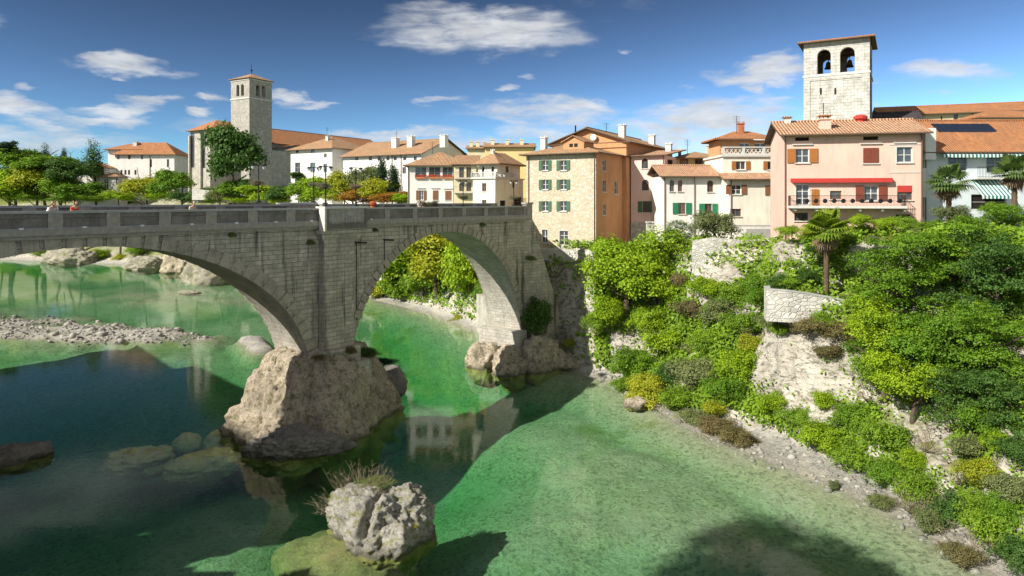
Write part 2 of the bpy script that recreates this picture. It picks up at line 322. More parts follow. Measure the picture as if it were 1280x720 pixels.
M['palmleaf'] = leafmat('palm_frond', (.20,.30,.02), (.08,.16,.02)); M['palmgrey'] = leafmat('palm_frond_grey', (.12,.20,.05), (.06,.12,.03)); M['palmdead'] = leafmat('palm_dead', (.30,.22,.13), (.18,.13,.08))
# ------------------------------------------------------------------ terrain
# far (town) bank waterline: x, y, beach, slope width, plateau height
FB = np.array([(32,-400,1,12,17),(32,-40,1,12,17),(30,0,1,12,17),(27.5,28,1,13,17),(25.6,36.6,1.2,14,17.3),(24.7,42,1.6,14,17.3),(22.6,47,2.6,13,17),(18.4,54,3.6,14,16.5),
 (15,60.7,2.2,17,15.2),(11.3,73.9,2.0,8,13.9),(7.4,79.4,1,5.5,13.6),(1.5,88,.6,5,14.2),(-6.2,105,1.5,7,18.2),(-14,119,2.5,14,18.2),(-30,139,3,20,19),
 (-71,179,5,30,21),(-107,207,5,30,23),(-160,226,5,30,23),(-330,255,8,60,24),(-1500,300,8,60,24)], float)
NB = np.array([(16,-400,.6,3,18.2),(16,-60,.6,3,18.2),(13,-20,.6,3,18.2),(8,-2,.5,2,18.3),(0,2.6,.4,1.6,18.3),(-12,5,.4,1.8,18.3),(-22,14,.5,2.5,18.3),(-30,27,.5,3,18.3),(-41,31,.6,4,18.2),
 (-60,50,1,8,19),(-85,80,1.5,12,19.5),(-112,115,2,14,20),(-150,165,4,20,21),(-212,196,5,20,22),(-330,222,5,30,23),(-1500,262,5,30,23)], float)
POLY = np.vstack([FB[:, :2], NB[::-1, :2]])
def pline(x, y, A):
    best = np.full(x.shape, 1e9); par = np.zeros(x.shape + (3,))
    for i in range(len(A) - 1):
        ax, ay = A[i, :2]; bx, by = A[i+1, :2]; dx, dy = bx-ax, by-ay
        t = np.clip(((x-ax)*dx + (y-ay)*dy) / (dx*dx + dy*dy), 0, 1)
        d = np.hypot(x - ax - t*dx, y - ay - t*dy); m = d < best; best = np.where(m, d, best)
        for k in range(3): par[..., k] = np.where(m, A[i, 2+k] * (1-t) + A[i+1, 2+k] * t, par[..., k])
    return best, par
def inpoly(x, y, Pq):
    c = np.zeros(x.shape, bool); n = len(Pq)
    for i in range(n):
        x1, y1 = Pq[i]; x2, y2 = Pq[(i+1) % n]
        if y1 == y2: continue
        k = (y1 > y) != (y2 > y); c ^= k & (x < (x2-x1) * (y-y1) / (y2-y1) + x1)
    return c
def g2(x, y, cx, cy, rx, ry, ang=0):
    c, s = math.cos(ang), math.sin(ang); u = (x-cx)*c + (y-cy)*s; v = -(x-cx)*s + (y-cy)*c
    return np.exp(-((u/rx)**2 + (v/ry)**2))
def ter(x, y, detail=True):
    x = np.asarray(x, float); y = np.asarray(y, float)
    df, pf = pline(x, y, FB); dn, pn = pline(x, y, NB); riv = inpoly(x, y, POLY); near = dn < df
    d = np.where(near, dn, df); par = np.where(near[..., None], pn, pf); b, w, Pz = par[..., 0], par[..., 1], par[..., 2]
    p3 = np.stack([x.ravel(), y.ravel(), np.zeros(x.size)], 1)
    n1 = fbm(p3 * .11, 5, 3).reshape(x.shape); n2 = fbm(p3 * .5, 5, 11).reshape(x.shape)
    dd = np.maximum(0, d + n1 * np.minimum(d, 3) * .9)
    t = np.clip((dd - b) / np.maximum(w, .1), 0, 1)
    z = .45 + (Pz - .45) * (t ** .85)
    z = np.where(dd < b, .06 + .39 * dd / np.maximum(b, .01), z)
    sl = np.sin(np.pi * np.clip(t, 0, 1))
    if detail:
        st = np.abs(n2) * 2.2 - .5
        z = z + sl * (n1 * 2.0 + st) * np.clip(w / 10, .4, 1.2)
    # garden terraces on the town bank
    for (cx, cy, r, h) in ((28.0, 60.5, 4.4, 11.75), (25.0, 76.5, 5.5, 15.2), (30.5, 78.5, 5.5, 15.4), (19, 84, 4, 14.0), (34, 66.5, 6, 16.6), (44, 63, 8, 16.8), (28.5, 65.3, 3.6, 16.2)):
        k = np.clip(1.6 - np.hypot(x-cx, y-cy) / r, 0, 1) ; k = k*k*(3-2*k); z = np.where(riv, z, z*(1-k) + h*k)
    z = np.maximum(z, .04 + 0*z)
    # river bed
    dmin = np.minimum(df, dn)
    mx = 1.7 + 5.5*g2(x, y, -3, 88, 11, 13) + 1.6*g2(x, y, -16, 106, 14, 12) + 2.6*g2(x, y, -8, 55, 9, 12) + 2.6*g2(x, y, -38, 55, 22, 20) + .8*g2(x, y, -8, 34, 12, 8)
    mx = mx - 1.3*g2(x, y, -70, 150, 50, 38) - .8*g2(x, y, 6, 60, 7, 14) - .7*g2(x, y, -52, 92, 14, 14) - .6*g2(x,y,14,46,6,8)
    mx = np.maximum(mx + n1 * 1.0, .35)
    bed = -np.minimum(dmin * .22 + .04 + .1 * np.maximum(dmin-2, 0), mx) + n2 * .14
    # gravel bars
    def bar(ax, ay, bx, by, wa, wb, h):
        dx, dy = bx-ax, by-ay; t = np.clip(((x-ax)*dx + (y-ay)*dy) / (dx*dx+dy*dy), 0, 1)
        q = np.hypot(x-ax-t*dx, y-ay-t*dy) / (wa + (wb-wa)*t); return np.maximum(0, 1 - q*q) * h
    g = bar(-100, 112, -46, 99, 21, 6.5, 1.75) + bar(-37.5, 97.5, -33.5, 91, 3.2, 2.6, 2.2)
    n3 = fbm(p3 * 1.4, 4, 19).reshape(x.shape); g = np.where(g > 0, g + n2 * .8 + n1 * .7 + n3 * .35, g); bed = np.where(g > 0, np.minimum(np.maximum(bed, -1.5 + np.minimum(g, 2.0)), .34 + n2*.25 + n3*.14), bed)
    return np.where(riv, bed, z)
def gz(x, y): return float(ter(np.array([x]), np.array([y]))[0])
def axis(a, b, dense, lo, hi, far):
    c = list(np.arange(a, b + 1e-6, dense)); s = dense; v = a
    L1 = []
    while v > lo: s = min(s * 1.12, far); v -= s; L1.append(v)
    s = dense; v = b; L2 = []
    while v < hi: s = min(s * 1.12, far); v += s; L2.append(v)
    return np.array(L1[::-1] + c + L2)
gx = axis(-28, 50, .45, -2600, 2600, 160); gy = axis(28, 112, .45, -900, 4200, 160)
gx = np.concatenate([gx[gx < -122], np.arange(-122, -28, .75), gx[gx >= -28]]); gy = np.concatenate([gy[gy <= 112], np.arange(112.8, 150, .9), gy[gy > 150.5]])
GX, GY = np.meshgrid(gx, gy); GZ = ter(GX, GY)
V = np.stack([GX.ravel(), GY.ravel(), GZ.ravel()], 1)
# craggy sideways displacement of the slopes
sl = np.clip((V[:, 2] - .8) / 2, 0, 1) * np.clip((16.5 - V[:, 2]) / 3, 0, 1)
nearm = (V[:, 1] < 130) & (V[:, 1] > 5)
q = V * np.array([.35, .35, .9])
V[:, 0] += sl * nearm * fbm(q, 4, 31) * 1.6; V[:, 1] += sl * nearm * fbm(q + 50, 4, 37) * 1.6
nx, ny = len(gx), len(gy); idx = np.arange(nx*ny).reshape(ny, nx)
Fq = np.stack([idx[:-1, :-1].ravel(), idx[:-1, 1:].ravel(), idx[1:, 1:].ravel(), idx[1:, :-1].ravel()], 1)
def termat():
    m, t, b, o = newmat('terrain'); g = N(t, 'ShaderNodeNewGeometry'); v = g.outputs['Position']
    z = N(t, 'ShaderNodeSeparateXYZ'); L(t, v, z.inputs[0]); nz = N(t, 'ShaderNodeSeparateXYZ'); L(t, g.outputs['True Normal'], nz.inputs[0])
    a = noi(t, v, .35, 9, .7); f = noi(t, mapping(t, v, (1, 1, 2.6)), 1.3, 9, .72, .6); h = noi(t, v, 6, 5, .7)
    rock = mixc(t, mapr(t, a, .4, .62), (.62,.58,.50), (.42,.38,.31)); rock = mixc(t, mapr(t, f, .50, .60, 0, .9), rock, (.15,.135,.10)); rock = mixc(t, mapr(t, h, .55, .7, 0, .5), rock, (.24,.22,.17))
    grass = mixc(t, mapr(t, f, .35, .65), (.13,.19,.03), (.22,.20,.07))
    k = mathn(t, 'MULTIPLY', mapr(t, nz.outputs[2], .72, .9), mapr(t, z.outputs[2], 1.5, 3)); up = mixc(t, k, rock, grass)
    # beach and bed
    peb = N(t, 'ShaderNodeTexVoronoi'); peb.inputs['Scale'].default_value = 5; L(t, v, peb.inputs['Vector']); ps = N(t, 'ShaderNodeSeparateColor'); L(t, peb.outputs['Color'], ps.inputs[0])
    gr = mixc(t, ps.outputs[0], (.42,.40,.36), (.26,.25,.22)); gr = mixc(t, mapr(t, h, .5, .7, 0, .7), gr, (.58,.56,.50)); gr = mixc(t, mapr(t, a, .5, .62, 0, .55), gr, (.60,.54,.43))
    gr = mixc(t, mapr(t, z.outputs[2], .0, .35, .55, 0), gr, (.20,.18,.12))
    bed = mixc(t, mapr(t, f, .25, .75), (.42,.40,.27), (.27,.27,.165)); bed = mixc(t, mapr(t, ps.outputs[1], .55, .95, 0, .65), bed, (.12,.13,.075)); bed = mixc(t, mapr(t, a, .50, .60, 0, .6), bed, (.38,.35,.25))
    bed = mixc(t, mapr(t, noi(t, v, .09, 5, .65), .58, .66, 0, .6), bed, (.17,.20,.06))
    low = mixc(t, mapr(t, z.outputs[2], -.25, .02), bed, gr)
    zz = mathn(t, 'MULTIPLY_ADD', f, .8, z.outputs[2])
    L(t, mixc(t, mapr(t, zz, .9, 1.3), low, up), b.inputs['Base Color']); b.inputs['Roughness'].default_value = .95
    bump(t, b, mathn(t, 'ADD', mathn(t, 'MULTIPLY', f, 1.2), mathn(t, 'MULTIPLY', h, .35)), .9, .3); return m
terrain = rawmesh('terrain', V, Fq, termat()); tag(terrain, kind='structure')
for p in terrain.data.polygons: pass
def hit(px, py):
    Y = np.arange(24, 420, .2); X = (px - HX) / F * Y; Z = CAMZ + (HY - py) / F * Y
    k = np.nonzero(np.maximum(ter(X, Y), 0) >= Z)[0]
    i = k[0] if len(k) else len(Y) - 1
    return Vector((X[i], Y[i], Z[i]))
# ------------------------------------------------------------------ river
def watermat():
    m = bpy.data.materials.new('river_water'); m.use_nodes = True; t = m.node_tree; t.nodes.clear(); o = N(t, 'ShaderNodeOutputMaterial')
    v = N(t, 'ShaderNodeNewGeometry').outputs['Position']
    bp = N(t, 'ShaderNodeBump'); bp.inputs['Strength'].default_value = .13; bp.inputs['Distance'].default_value = .05
    calm = mapr(t, noi(t, v, .04, 3), .4, .62)
    n = mathn(t, 'MULTIPLY', mathn(t, 'ADD', noi(t, v, 2.2, 4, .6), mathn(t, 'MULTIPLY', noi(t, v, .5, 3), 1.5)), mathn(t, 'MULTIPLY_ADD', calm, .8, .2)); L(t, n, bp.inputs['Height'])
    gi = N(t, 'ShaderNodeNewGeometry'); dp = N(t, 'ShaderNodeVectorMath', operation='DOT_PRODUCT'); L(t, gi.outputs['Incoming'], dp.inputs[0]); L(t, bp.outputs[0], dp.inputs[1])
    fres = mathn(t, 'MULTIPLY_ADD', mathn(t, 'POWER', mathn(t, 'SUBTRACT', 1, mathn(t, 'ABSOLUTE', dp.outputs['Value']), clamp=True), 5), .8, .02)
    gl = N(t, 'ShaderNodeBsdfGlossy'); gl.inputs['Roughness'].default_value = .04; L(t, bp.outputs[0], gl.inputs['Normal'])
    tr = N(t, 'ShaderNodeBsdfTransparent'); tr.inputs[0].default_value = (.97, 1, .98, 1)
    ms = N(t, 'ShaderNodeMixShader'); L(t, fres, ms.inputs[0]); L(t, tr.outputs[0], ms.inputs[1]); L(t, gl.outputs[0], ms.inputs[2]); L(t, ms.outputs[0], o.inputs['Surface'])
    va = N(t, 'ShaderNodeVolumeAbsorption'); va.inputs['Color'].default_value = (.42, .85, .64, 1); va.inputs['Density'].default_value = .21
    L(t, va.outputs[0], o.inputs['Volume']); return m
mb = MB(); mb.box(-1400, -380, -9, 60, 320, 0); river = mb.build('river', watermat(), kind='structure')

# ------------------------------------------------------------------ bridge
BD = Vector((.626, .78)).normalized(); BA = math.atan2(BD.y, BD.x); BX, BY = -16.2, 60.0
def bw(t, y, z): return Vector((BX + BD.x*t - BD.y*y, BY + BD.y*t + BD.x*y, z))   # y = towards the far side
T0, T1, BWID = -41.0, 28.4, 5.0
def intr(t):
    z = -3.0
    for c, a, b, zs in ((-19.3, 17.5, 12.5, 4.4), (14.9, 12.6, 13.2, 3.5)):
        if abs(t - c) < a: z = max(z, zs + b * math.sqrt(1 - ((t-c)/a)**2))
    return z
bridge = empty('stone_bridge', (BX, BY, 0), BA, label='old two-arched grey stone bridge standing on a rock in the green river', cat='bridge')
ts = sorted(set([T0, T1] + [T0 + i*.3 for i in range(int((T1-T0)/.3)+1)] + [-36.79, -1.81, 2.31, 27.49] + [c + s*a*math.cos(k*math.pi/40) for c, a in ((-19.3,17.5),(14.9,12.6)) for s in (-1,1) for k in range(1,14)]))
ts = [ts[0]] + [b for a, b in zip(ts, ts[1:]) if b - a > .01]
ZT = 17.72
mb = MB(); vm = MB()
for a, b in zip(ts, ts[1:]):
    za, zb = intr(a), intr(b)
    open_ = intr((a+b)/2) > -2
    if not open_: za = zb = -3
    else: za = max(za, 3.5 if a > 0 else 4.4); zb = max(zb, 3.5 if a > 0 else 4.4)
    mb.face([(a,0,za),(b,0,zb),(b,0,ZT),(a,0,ZT)]); mb.face([(b,BWID,zb),(a,BWID,za),(a,BWID,ZT),(b,BWID,ZT)])
    if open_: vm.face([(a,0,za),(a,BWID,za),(b,BWID,zb),(b,0,zb)])
for t, zs in ((-36.8,5.1),(-1.8,5.1),(2.3,4.3),(27.5,4.3)): vm.face([(t,0,-3),(t,0,zs),(t,BWID,zs),(t,BWID,-3)])
mb.build('spandrel_wall', M['bridge'], bridge); vm.build('arch_vault', M['bridgelight'], bridge)
def ring(c, a, b, zs, th, n, seed, side):
    rnd = random.Random(seed); mb = MB()
    for i in range(n):
        if 1:
            g = .06 / n; p0 = math.pi * (i/n + g*2); p1 = math.pi * ((i+1)/n - g*2); pr = .07 + rnd.random()*.06; tk = th * (1 + rnd.uniform(-.06, .06))
            def pt(p, r):
                x, z = a*math.cos(p), b*math.sin(p); nx_, nz_ = math.cos(p)/a, math.sin(p)/b; l = math.hypot(nx_, nz_)
                return (c + x + nx_/l*r, zs + z + nz_/l*r)
            mid = (p0+p1)/2; Q = [pt(p0, -.02), pt(p0, tk), pt(mid, tk), pt(p1, tk), pt(p1, -.02), pt(mid, -.02)]
            if min(q_[1] for q_ in Q) > 17.6: continue
            Q = [(u, min(w, 17.6)) for u, w in Q]
            ys = (-pr, .04) if side == 0 else (BWID + pr, BWID - .04)
            A = [(u, ys[0], w) for u, w in Q]; B = [(u, ys[1], w) for u, w in Q]
            if side == 0: A, B = A[::-1], B[::-1]
            mb.prism(B, A)
    return mb
for sd in (0, 1):
    ring(-19.3, 17.5, 12.5, 4.4, 1.05, 46, 1, sd).build('arch_ring', M['vouss'], bridge); ring(14.9, 12.6, 13.2, 3.5, .8, 52, 2, sd).build('arch_ring', M['vouss'], bridge)
# pier pilaster with stepped foot, both sides
for s, nm in ((-1, 0), (1, 1)):
    mb = MB(); y0 = -.02 if s < 0 else BWID + .02; e = lambda v: y0 + s*v
    mb.box(-1.0, y0, 5, 2.2, e(.75), 17.3); mb.box(-1.35, y0, 5, 2.75, e(1.0), 6.9); mb.box(-2.1, y0, 3, 3.4, e(1.7), 5.6)
    for k in range(3): mb.box(-1.2 - k*.12, y0, 16.5 + .3*k, 2.9 + .12*k, e(.8 + .12*k), 16.8 + .3*k)
    mb.build('pier_pilaster', M['bridge'], bridge)
# cornice
for y0, y1 in ((-.38, .02), (BWID - .02, BWID + .38)):
    mb = MB(); mb.box(T0, y0, 17.74, T1 + .6, y1, 18.14); mb.box(T0, y0 + (.14 if y0 < 0 else 0), 17.5, T1 + .6, y1 - (0 if y0 < 0 else .14), 17.742); mb.build('cornice', M['parapet'], bridge)
mb = MB(); mb.box(T0, .0, 17.6, T1, BWID, 18.0); mb.box(T0, .3, 17.99, T1, 1.1, 18.12); mb.box(T0, 3.9, 17.99, T1, 4.7, 18.12)
mb.build('roadway', M['asphalt'], bridge)
def parapet(side):
    ys = lambda a, b: (a, b) if side == 0 else (BWID - b, BWID - a); top = 19.30 if side == 0 else 19.62
    mb = MB(); cp = MB(); mk = MB()
    gap0, gap1 = (-1.0, 3.3)
    for a, b in ((T0, gap0), (gap1, T1 + .6)):
        y0, y1 = ys(-.12, .12); mk.box(a, y0, 18.14, b, y1, top - .16); y0, y1 = ys(-.24, .2); cp.box(a, y0, top - .16, b, y1, top)
        cp.box(a, y0 + .02, 18.139, b, y1, 18.22)
    pl = []; t = -3.9
    while t > T0:
        y0, y1 = ys(-.20, .17); pl.append((t-.42, y0, 18.2, t+.42, y1, top - .155)); t -= 3.42
    t = 6.6
    while t < T1:
        y0, y1 = ys(-.20, .17); pl.append((t-.3, y0, 18.2, t+.3, y1, top - .155)); t += 3.6
    p = mk.build('parapet_panel', M['panel'], bridge); [(lambda b_: (b_.box(*q_), b_.build('parapet_pillar', M['parapet'], p)))(MB()) for q_ in pl]; cp.build('coping', M['coping'], p)
    # bastion balcony above the pier
    y0, y1 = (-1.15, -.75) if side == 0 else (BWID + .75, BWID + 1.15); yi = .1 if side == 0 else BWID - .1; bt = MB()
    bt.box(-1.1, y0, 17.45, 3.4, y1, top - .05); bt.box(-1.1, y0, 17.4, -.7, yi, top - .05); bt.box(3.0, y0, 17.4, 3.4, yi, top - .05); bt.box(-.9, y0, 17.38, 3.2, yi, 18.05)
    q = bt.build('bastion', M['parapet'], bridge)
    c2 = MB(); c2.box(-1.25, y0 - .08, top - .048, 3.55, y1 + .08, top + .14); c2.box(-1.26, y0 - .06, 17.3, -1.07, y1 + .35, top - .05); c2.box(-1.25, min(y1, yi), top-.047, -.6, max(y1, yi), top + .138); c2.box(2.9, min(y1, yi), top-.047, 3.55, max(y1, yi), top + .138)
    c2.build('bastion_coping', M['marble'], q)
    if side == 0:
        r = MB()
        for i in range(4): r.box(1.0 + i*.27, y0 - .07, 18.0, 1.12 + i*.27, y0 + .01, 18.45)
        r.box(-.5, y0-.05, 17.95, .55, y0+.01, 18.0); r.box(-.5, y0-.05, 18.95, .55, y0+.01, 19.0); r.box(-.5, y0-.05, 18.0, -.45, y0+.01, 18.95); r.box(.5, y0-.05, 18.0, .55, y0+.01, 18.95)
        r.ball((1.47, y0 - .01, 18.75), .42, .08, .25, 10); r.box(2.3, y0-.05, 17.95, 2.35, y0+.01, 19.0); r.box(2.9, y0-.05, 17.95, 2.95, y0+.01, 19.0); r.box(2.35, y0-.05, 18.95, 2.9, y0+.01, 19.0)
        r.build('carved_crest', M['coping'], q)
parapet(0); parapet(1)
# iron tie anchors on the near face and small white floodlights under the parapet
mb = MB()
for t, z in ((2.9, 16.1), (6.2, 16.2)): mb.tube((t, -.1, z), (t + 1.3, -.1, z - .08), .07); mb.tube((t+.15, -.06, z), (t+.15, -.06, 8.5 if t < 4 else 12.5), .03)
mb.build('iron_tie', M['iron'], bridge)
for t in (-38.2, -31.2, -22.9, -19.4, -15.8, -12.3, -8.8, -5.4, -2.0, 4.5):
    mb = MB(); mb.box(t - .12, -.42, 18.15, t + .12, -.2, 18.27); mb.box(t - .04, -.3, 18.05, t + .04, -.22, 18.16); mb.build('floodlight', M['white_paint'], bridge)
# battered abutment under the town end
mb = MB()
A = [(27.45, -.01, -2), (36.0, -2.6, -2), (29.2, -.3, 18.0), (27.45, -.01, 18.0)]; B = [(27.45, 4.9, -2), (36.0, 5.5, -2), (29.2, 4.9, 18.0), (27.45, 4.9, 18.0)]
mb.face(A); mb.face([A[1], B[1], B[2], A[2]]); mb.face([A[3], A[2], B[2], B[3]]); mb.face([B[3], B[2], B[1], B[0]])
mb.build('abutment', M['bridge'], bridge)
mb = MB(); mb.box(28.4, -.35, 17.7, 29.4, .4, 19.5); mb.box(28.3, -.45, 19.5, 29.5, .5, 19.72); mb.build('end_pillar', M['parapet'], bridge)
A = [(-36.75, 0, -2), (-41, 0, -2), (-41, 0, 17.6), (-36.75, 0, 17.6)]
mb = MB(); mb.box(25.9, -.9, -2.5, 27.6, 5.2, 4.5); mb.box(25.7, -1.3, -2.5, 28.8, -.2, 2.6); mb.build('footing_ledge', M['bridgelight'], bridge)
# quay wall upstream of the bridge
q0 = Vector((1.2, 85.2)); q1 = Vector((-5.4, 103.5)); dq = (q1-q0).normalized(); nq = Vector((-dq.y, dq.x)) * 1
mb = MB(); Lq = (q1-q0).length; mb.box(0, -1.6, -3, Lq, 0, 5.4); mb.box(-.02, -1.62, 5.4, Lq + .02, .02, 5.7)
quay = mb.build('quay_wall', M['bridgelight']); quay.location = (q0.x, q0.y, 0); quay.rotation_euler = (0, 0, math.atan2(dq.y, dq.x)); tag(quay, 'pale stone river wall at the water edge behind the right arch', 'wall')
# street beyond the bridge
mb = MB(); a = bw(28, .1, 18.02); b = bw(28, 4.9, 18.02); u = Vector((.5,.866,0)); mb.face([a, a + Vector((-1.5,8,0)), b + Vector((1,8,0)), b][::1]); mb.face([a + Vector((-1.5,8,0)), a + Vector((-1.5,8,0)) + u*60, b + Vector((1,8,0)) + u*60, b + Vector((1,8,0))])
mb.build('street', M['asphalt'], kind='structure')
mb = MB(); a0_, b0_ = bw(28.4, .05, 0), bw(28.4, 4.95, 0); c0_ = b0_ + Vector((1,8,0)) + u*40; d0_ = a0_ + Vector((-.6,8,0)) + u*40; e0_ = a0_ + Vector((-.6,8,0)); f0_ = b0_ + Vector((1,8,0))
R_ = [a0_, e0_, d0_, c0_, f0_, b0_]; mb.prism([p + Vector((0,0,6)) for p in R_][::-1], [p + Vector((0,0,17.98)) for p in R_][::-1]); o = mb.build('retaining_wall', M['bridge']); tag(o, 'stone retaining wall carrying the street at the town end of the bridge', 'wall')

# ------------------------------------------------------------------ rocks
_ico = {}
def ico(sub):
    if sub not in _ico:
        import bmesh
        b = bmesh.new(); bmesh.ops.create_icosphere(b, subdivisions=sub, radius=1); b.verts.ensure_lookup_table()
        _ico[sub] = (np.array([v.co[:] for v in b.verts]), np.array([[v.index for v in f.verts] for f in b.faces])); b.free()
    return _ico[sub]
def rock(name, label, c, rad, mat, seed=1, sub=5, rough=.22, rz=0, expo=1.0, flat=None, cut=None, cat='rock', group=None, fine=.05, tilt=0):
    v, f = ico(sub); v = v.copy(); r = np.linalg.norm(v, axis=1, keepdims=True)
    n = fbm(v * 1.3 + seed * 5, 5, seed)[:, None]; rid = (1 - np.abs(fbm(v * 2.6 + seed, 5, seed + 3)))[:, None]; fi = fbm(v * 11, 4, seed + 9)[:, None]
    strat = np.floor((v[:, 2:3] + n * .25) * 7) / 7 - v[:, 2:3]; crk = np.abs(fbm(v * 4.5 + seed * 2, 3, seed + 21))[:, None]; w = v * (1 + rough * n * 1.8 + rough * (rid - .8) * 1.1 + fine * fi + rough * .55 * strat - rough * .45 * np.clip(.10 - crk, 0, 1) / .10 * .6)
    if expo != 1: k = np.clip(1 - np.clip(w[:, 2], 0, 1) ** expo, 0.0, 1); w[:, :2] *= (.30 + .70 * k)[:, None] / np.maximum(np.sqrt(np.clip(1 - np.clip(v[:, 2], 0, .93) ** 2, .05, 1)), .3)[:, None]
    if flat is not None: w[:, 2] = np.where(w[:, 2] > flat, flat + (w[:, 2]-flat)*.25, w[:, 2])
    if cut: w = cut(w)
    w = w * np.array(rad)
    if tilt: w = w @ np.array(Matrix.Rotation(tilt, 3, 'Y'))
    o = rawmesh(name, w, f, mat, smooth=False); o.location = c; o.rotation_euler = (0, 0, rz)
    return tag(o, label, cat, group)
RK1 = rockmat('rock_pale', (.66,.56,.42), (.15,.13,.10), (.16,.15,.06), sc=1.5, wet=True); RK2 = rockmat('rock_island', (.64,.61,.54), (.13,.12,.08), (.24,.25,.03), sc=2.2, wet=True)
RK3 = rockmat('rock_dark', (.40,.37,.32), (.14,.125,.105), None, sc=1.5, wet=True); RK4 = rockmat('rock_sunken', (.34,.34,.14), (.15,.18,.06), (.24,.28,.07), sc=1.6); RK6 = rockmat('rock_slab_pale', (.72,.72,.36), (.40,.44,.18), (.55,.6,.2)); RK5 = rockmat('rock_far', (.46,.42,.34), (.18,.16,.12), (.2,.24,.05))
rock('pier_rock', 'big conical pale rock carrying the middle pier of the bridge', (-17.9, 61.4, -1.2), (8.2, 6.2, 9.6), RK1, 4, 6, .30, R(40), 1.3, .80, fine=.09)
rock('low_boulder', 'low flat rough boulder in front of the pier rock', (-17.4, 54.0, .1), (3.6, 1.9, 1.7), RK3, 8, 6, .3, R(8), fine=.1)
rock('square_boulder', 'blocky grey boulder in the water right of the pier rock', (-13.0, 70.0, .9), (2.3, 1.7, 1.9), rockmat('rock_slab', (.36,.33,.29), (.15,.13,.11)), 12, 5, .14, R(40), tilt=.3)
def cleft(w):
    k = np.exp(-((w[:, 0] - .12 - .1*w[:, 1]) / .09) ** 2) * np.clip(w[:, 2] + .4, 0, 1) * np.clip(.9 - w[:, 1], 0, 1); w[:, 2] -= k * .22; w[:, 1] += k * .15; return w
rock('island_rock', 'pale cleft rock islet with dry twigs on top in the foreground water', (-8.0, 41.2, .1), (3.0, 2.8, 2.6), RK2, 24, 6, .24, R(-10), cut=cleft, fine=.08)
rock('sunken_ledge', 'mossy yellow-green ledge under water around the foreground islet', (-9.9, 39.8, -1.75), (4.1, 3.9, 1.7), RK4, 27, 5, .16, R(20))
rock('dark_boulder', 'dark wet boulder at the left edge of the water', (-39.0, 52.3, -.1), (3.2, 1.6, 1.3), RK3, 31, 5, .2, R(30))
rock('sunken_boulder', 'yellow-green submerged boulder nearest the left edge', (-29.7, 54.5, -.95), (2.7, 2.4, 1.12), RK6, 33, 5, .25, R(10))
rock('sunken_boulder', 'teal submerged slab just left of the pier rock', (-23.8, 54.0, -1.0), (3.0, 1.8, 1.1), RK6, 35, 5, .25, R(30))
rock('sunken_boulder', 'small round submerged boulder, left one of the far pair', (-27.8, 58.2, -1.0), (1.3, 1.0, 1.1), RK6, 36, 4, .2)
rock('sunken_boulder', 'small round submerged boulder, right one of the far pair', (-25.2, 58.4, -1.05), (1.1, .9, 1.1), RK6, 37, 4, .2)
def wrock(px, py, rx, ry, rz, label, seed, mat=RK5, **k):
    p = WP(px, py); rock('shore_rock', label, (p.x, p.y, rz*.25), (rx, ry, rz), mat, seed, 5, .25, **k)
wrock(90, 329, 8.5, 5, 4.2, 'long grey rock on the far shore seen under the left arch', 41)
wrock(180, 336, 5, 4, 3.0, 'small low rock in the middle of the far shore under the left arch', 43)
wrock(228, 340, 5, 4, 5.5, 'tall pale rock on the far shore with yellow plants beside it', 44, RK1)
wrock(262, 352, 6.5, 4, 4.2, 'broad brown rock standing in the water under the left arch', 45)
wrock(237, 366, 2.6, 1.0, .5, 'thin flat rock just breaking the water under the left arch', 46)
wrock(670, 456, 3.6, 1.6, 1.6, 'layered rock ledge at the water below the abutment', 51, RK1)
wrock(715, 459, 3.2, 1.7, 1.3, 'flat rock at the water under the stone house cliff', 52, RK1)
for t_, y_, rx_, ry_, rz_, sd_, lb_ in ((25.0, -.6, 2.6, 1.9, 2.5, 61, 'pale craggy boulder at the foot of the right arch, on its river side'), (28.6, -2.6, 3.0, 2.0, 3.4, 62, 'tall layered boulder against the foot of the abutment'), (25.4, 3.6, 2.2, 2.0, 2.8, 63, 'pale boulder under the right arch beside its footing')):
    q_ = bw(t_, y_, .2); rock('shore_rock', lb_, q_, (rx_, ry_, rz_), RK1, sd_, 5, .28, R(40), fine=.08)
wrock(795, 508, 1.3, 1.0, .7, 'small boulder on the sand spit below the green bank', 53, RK1)
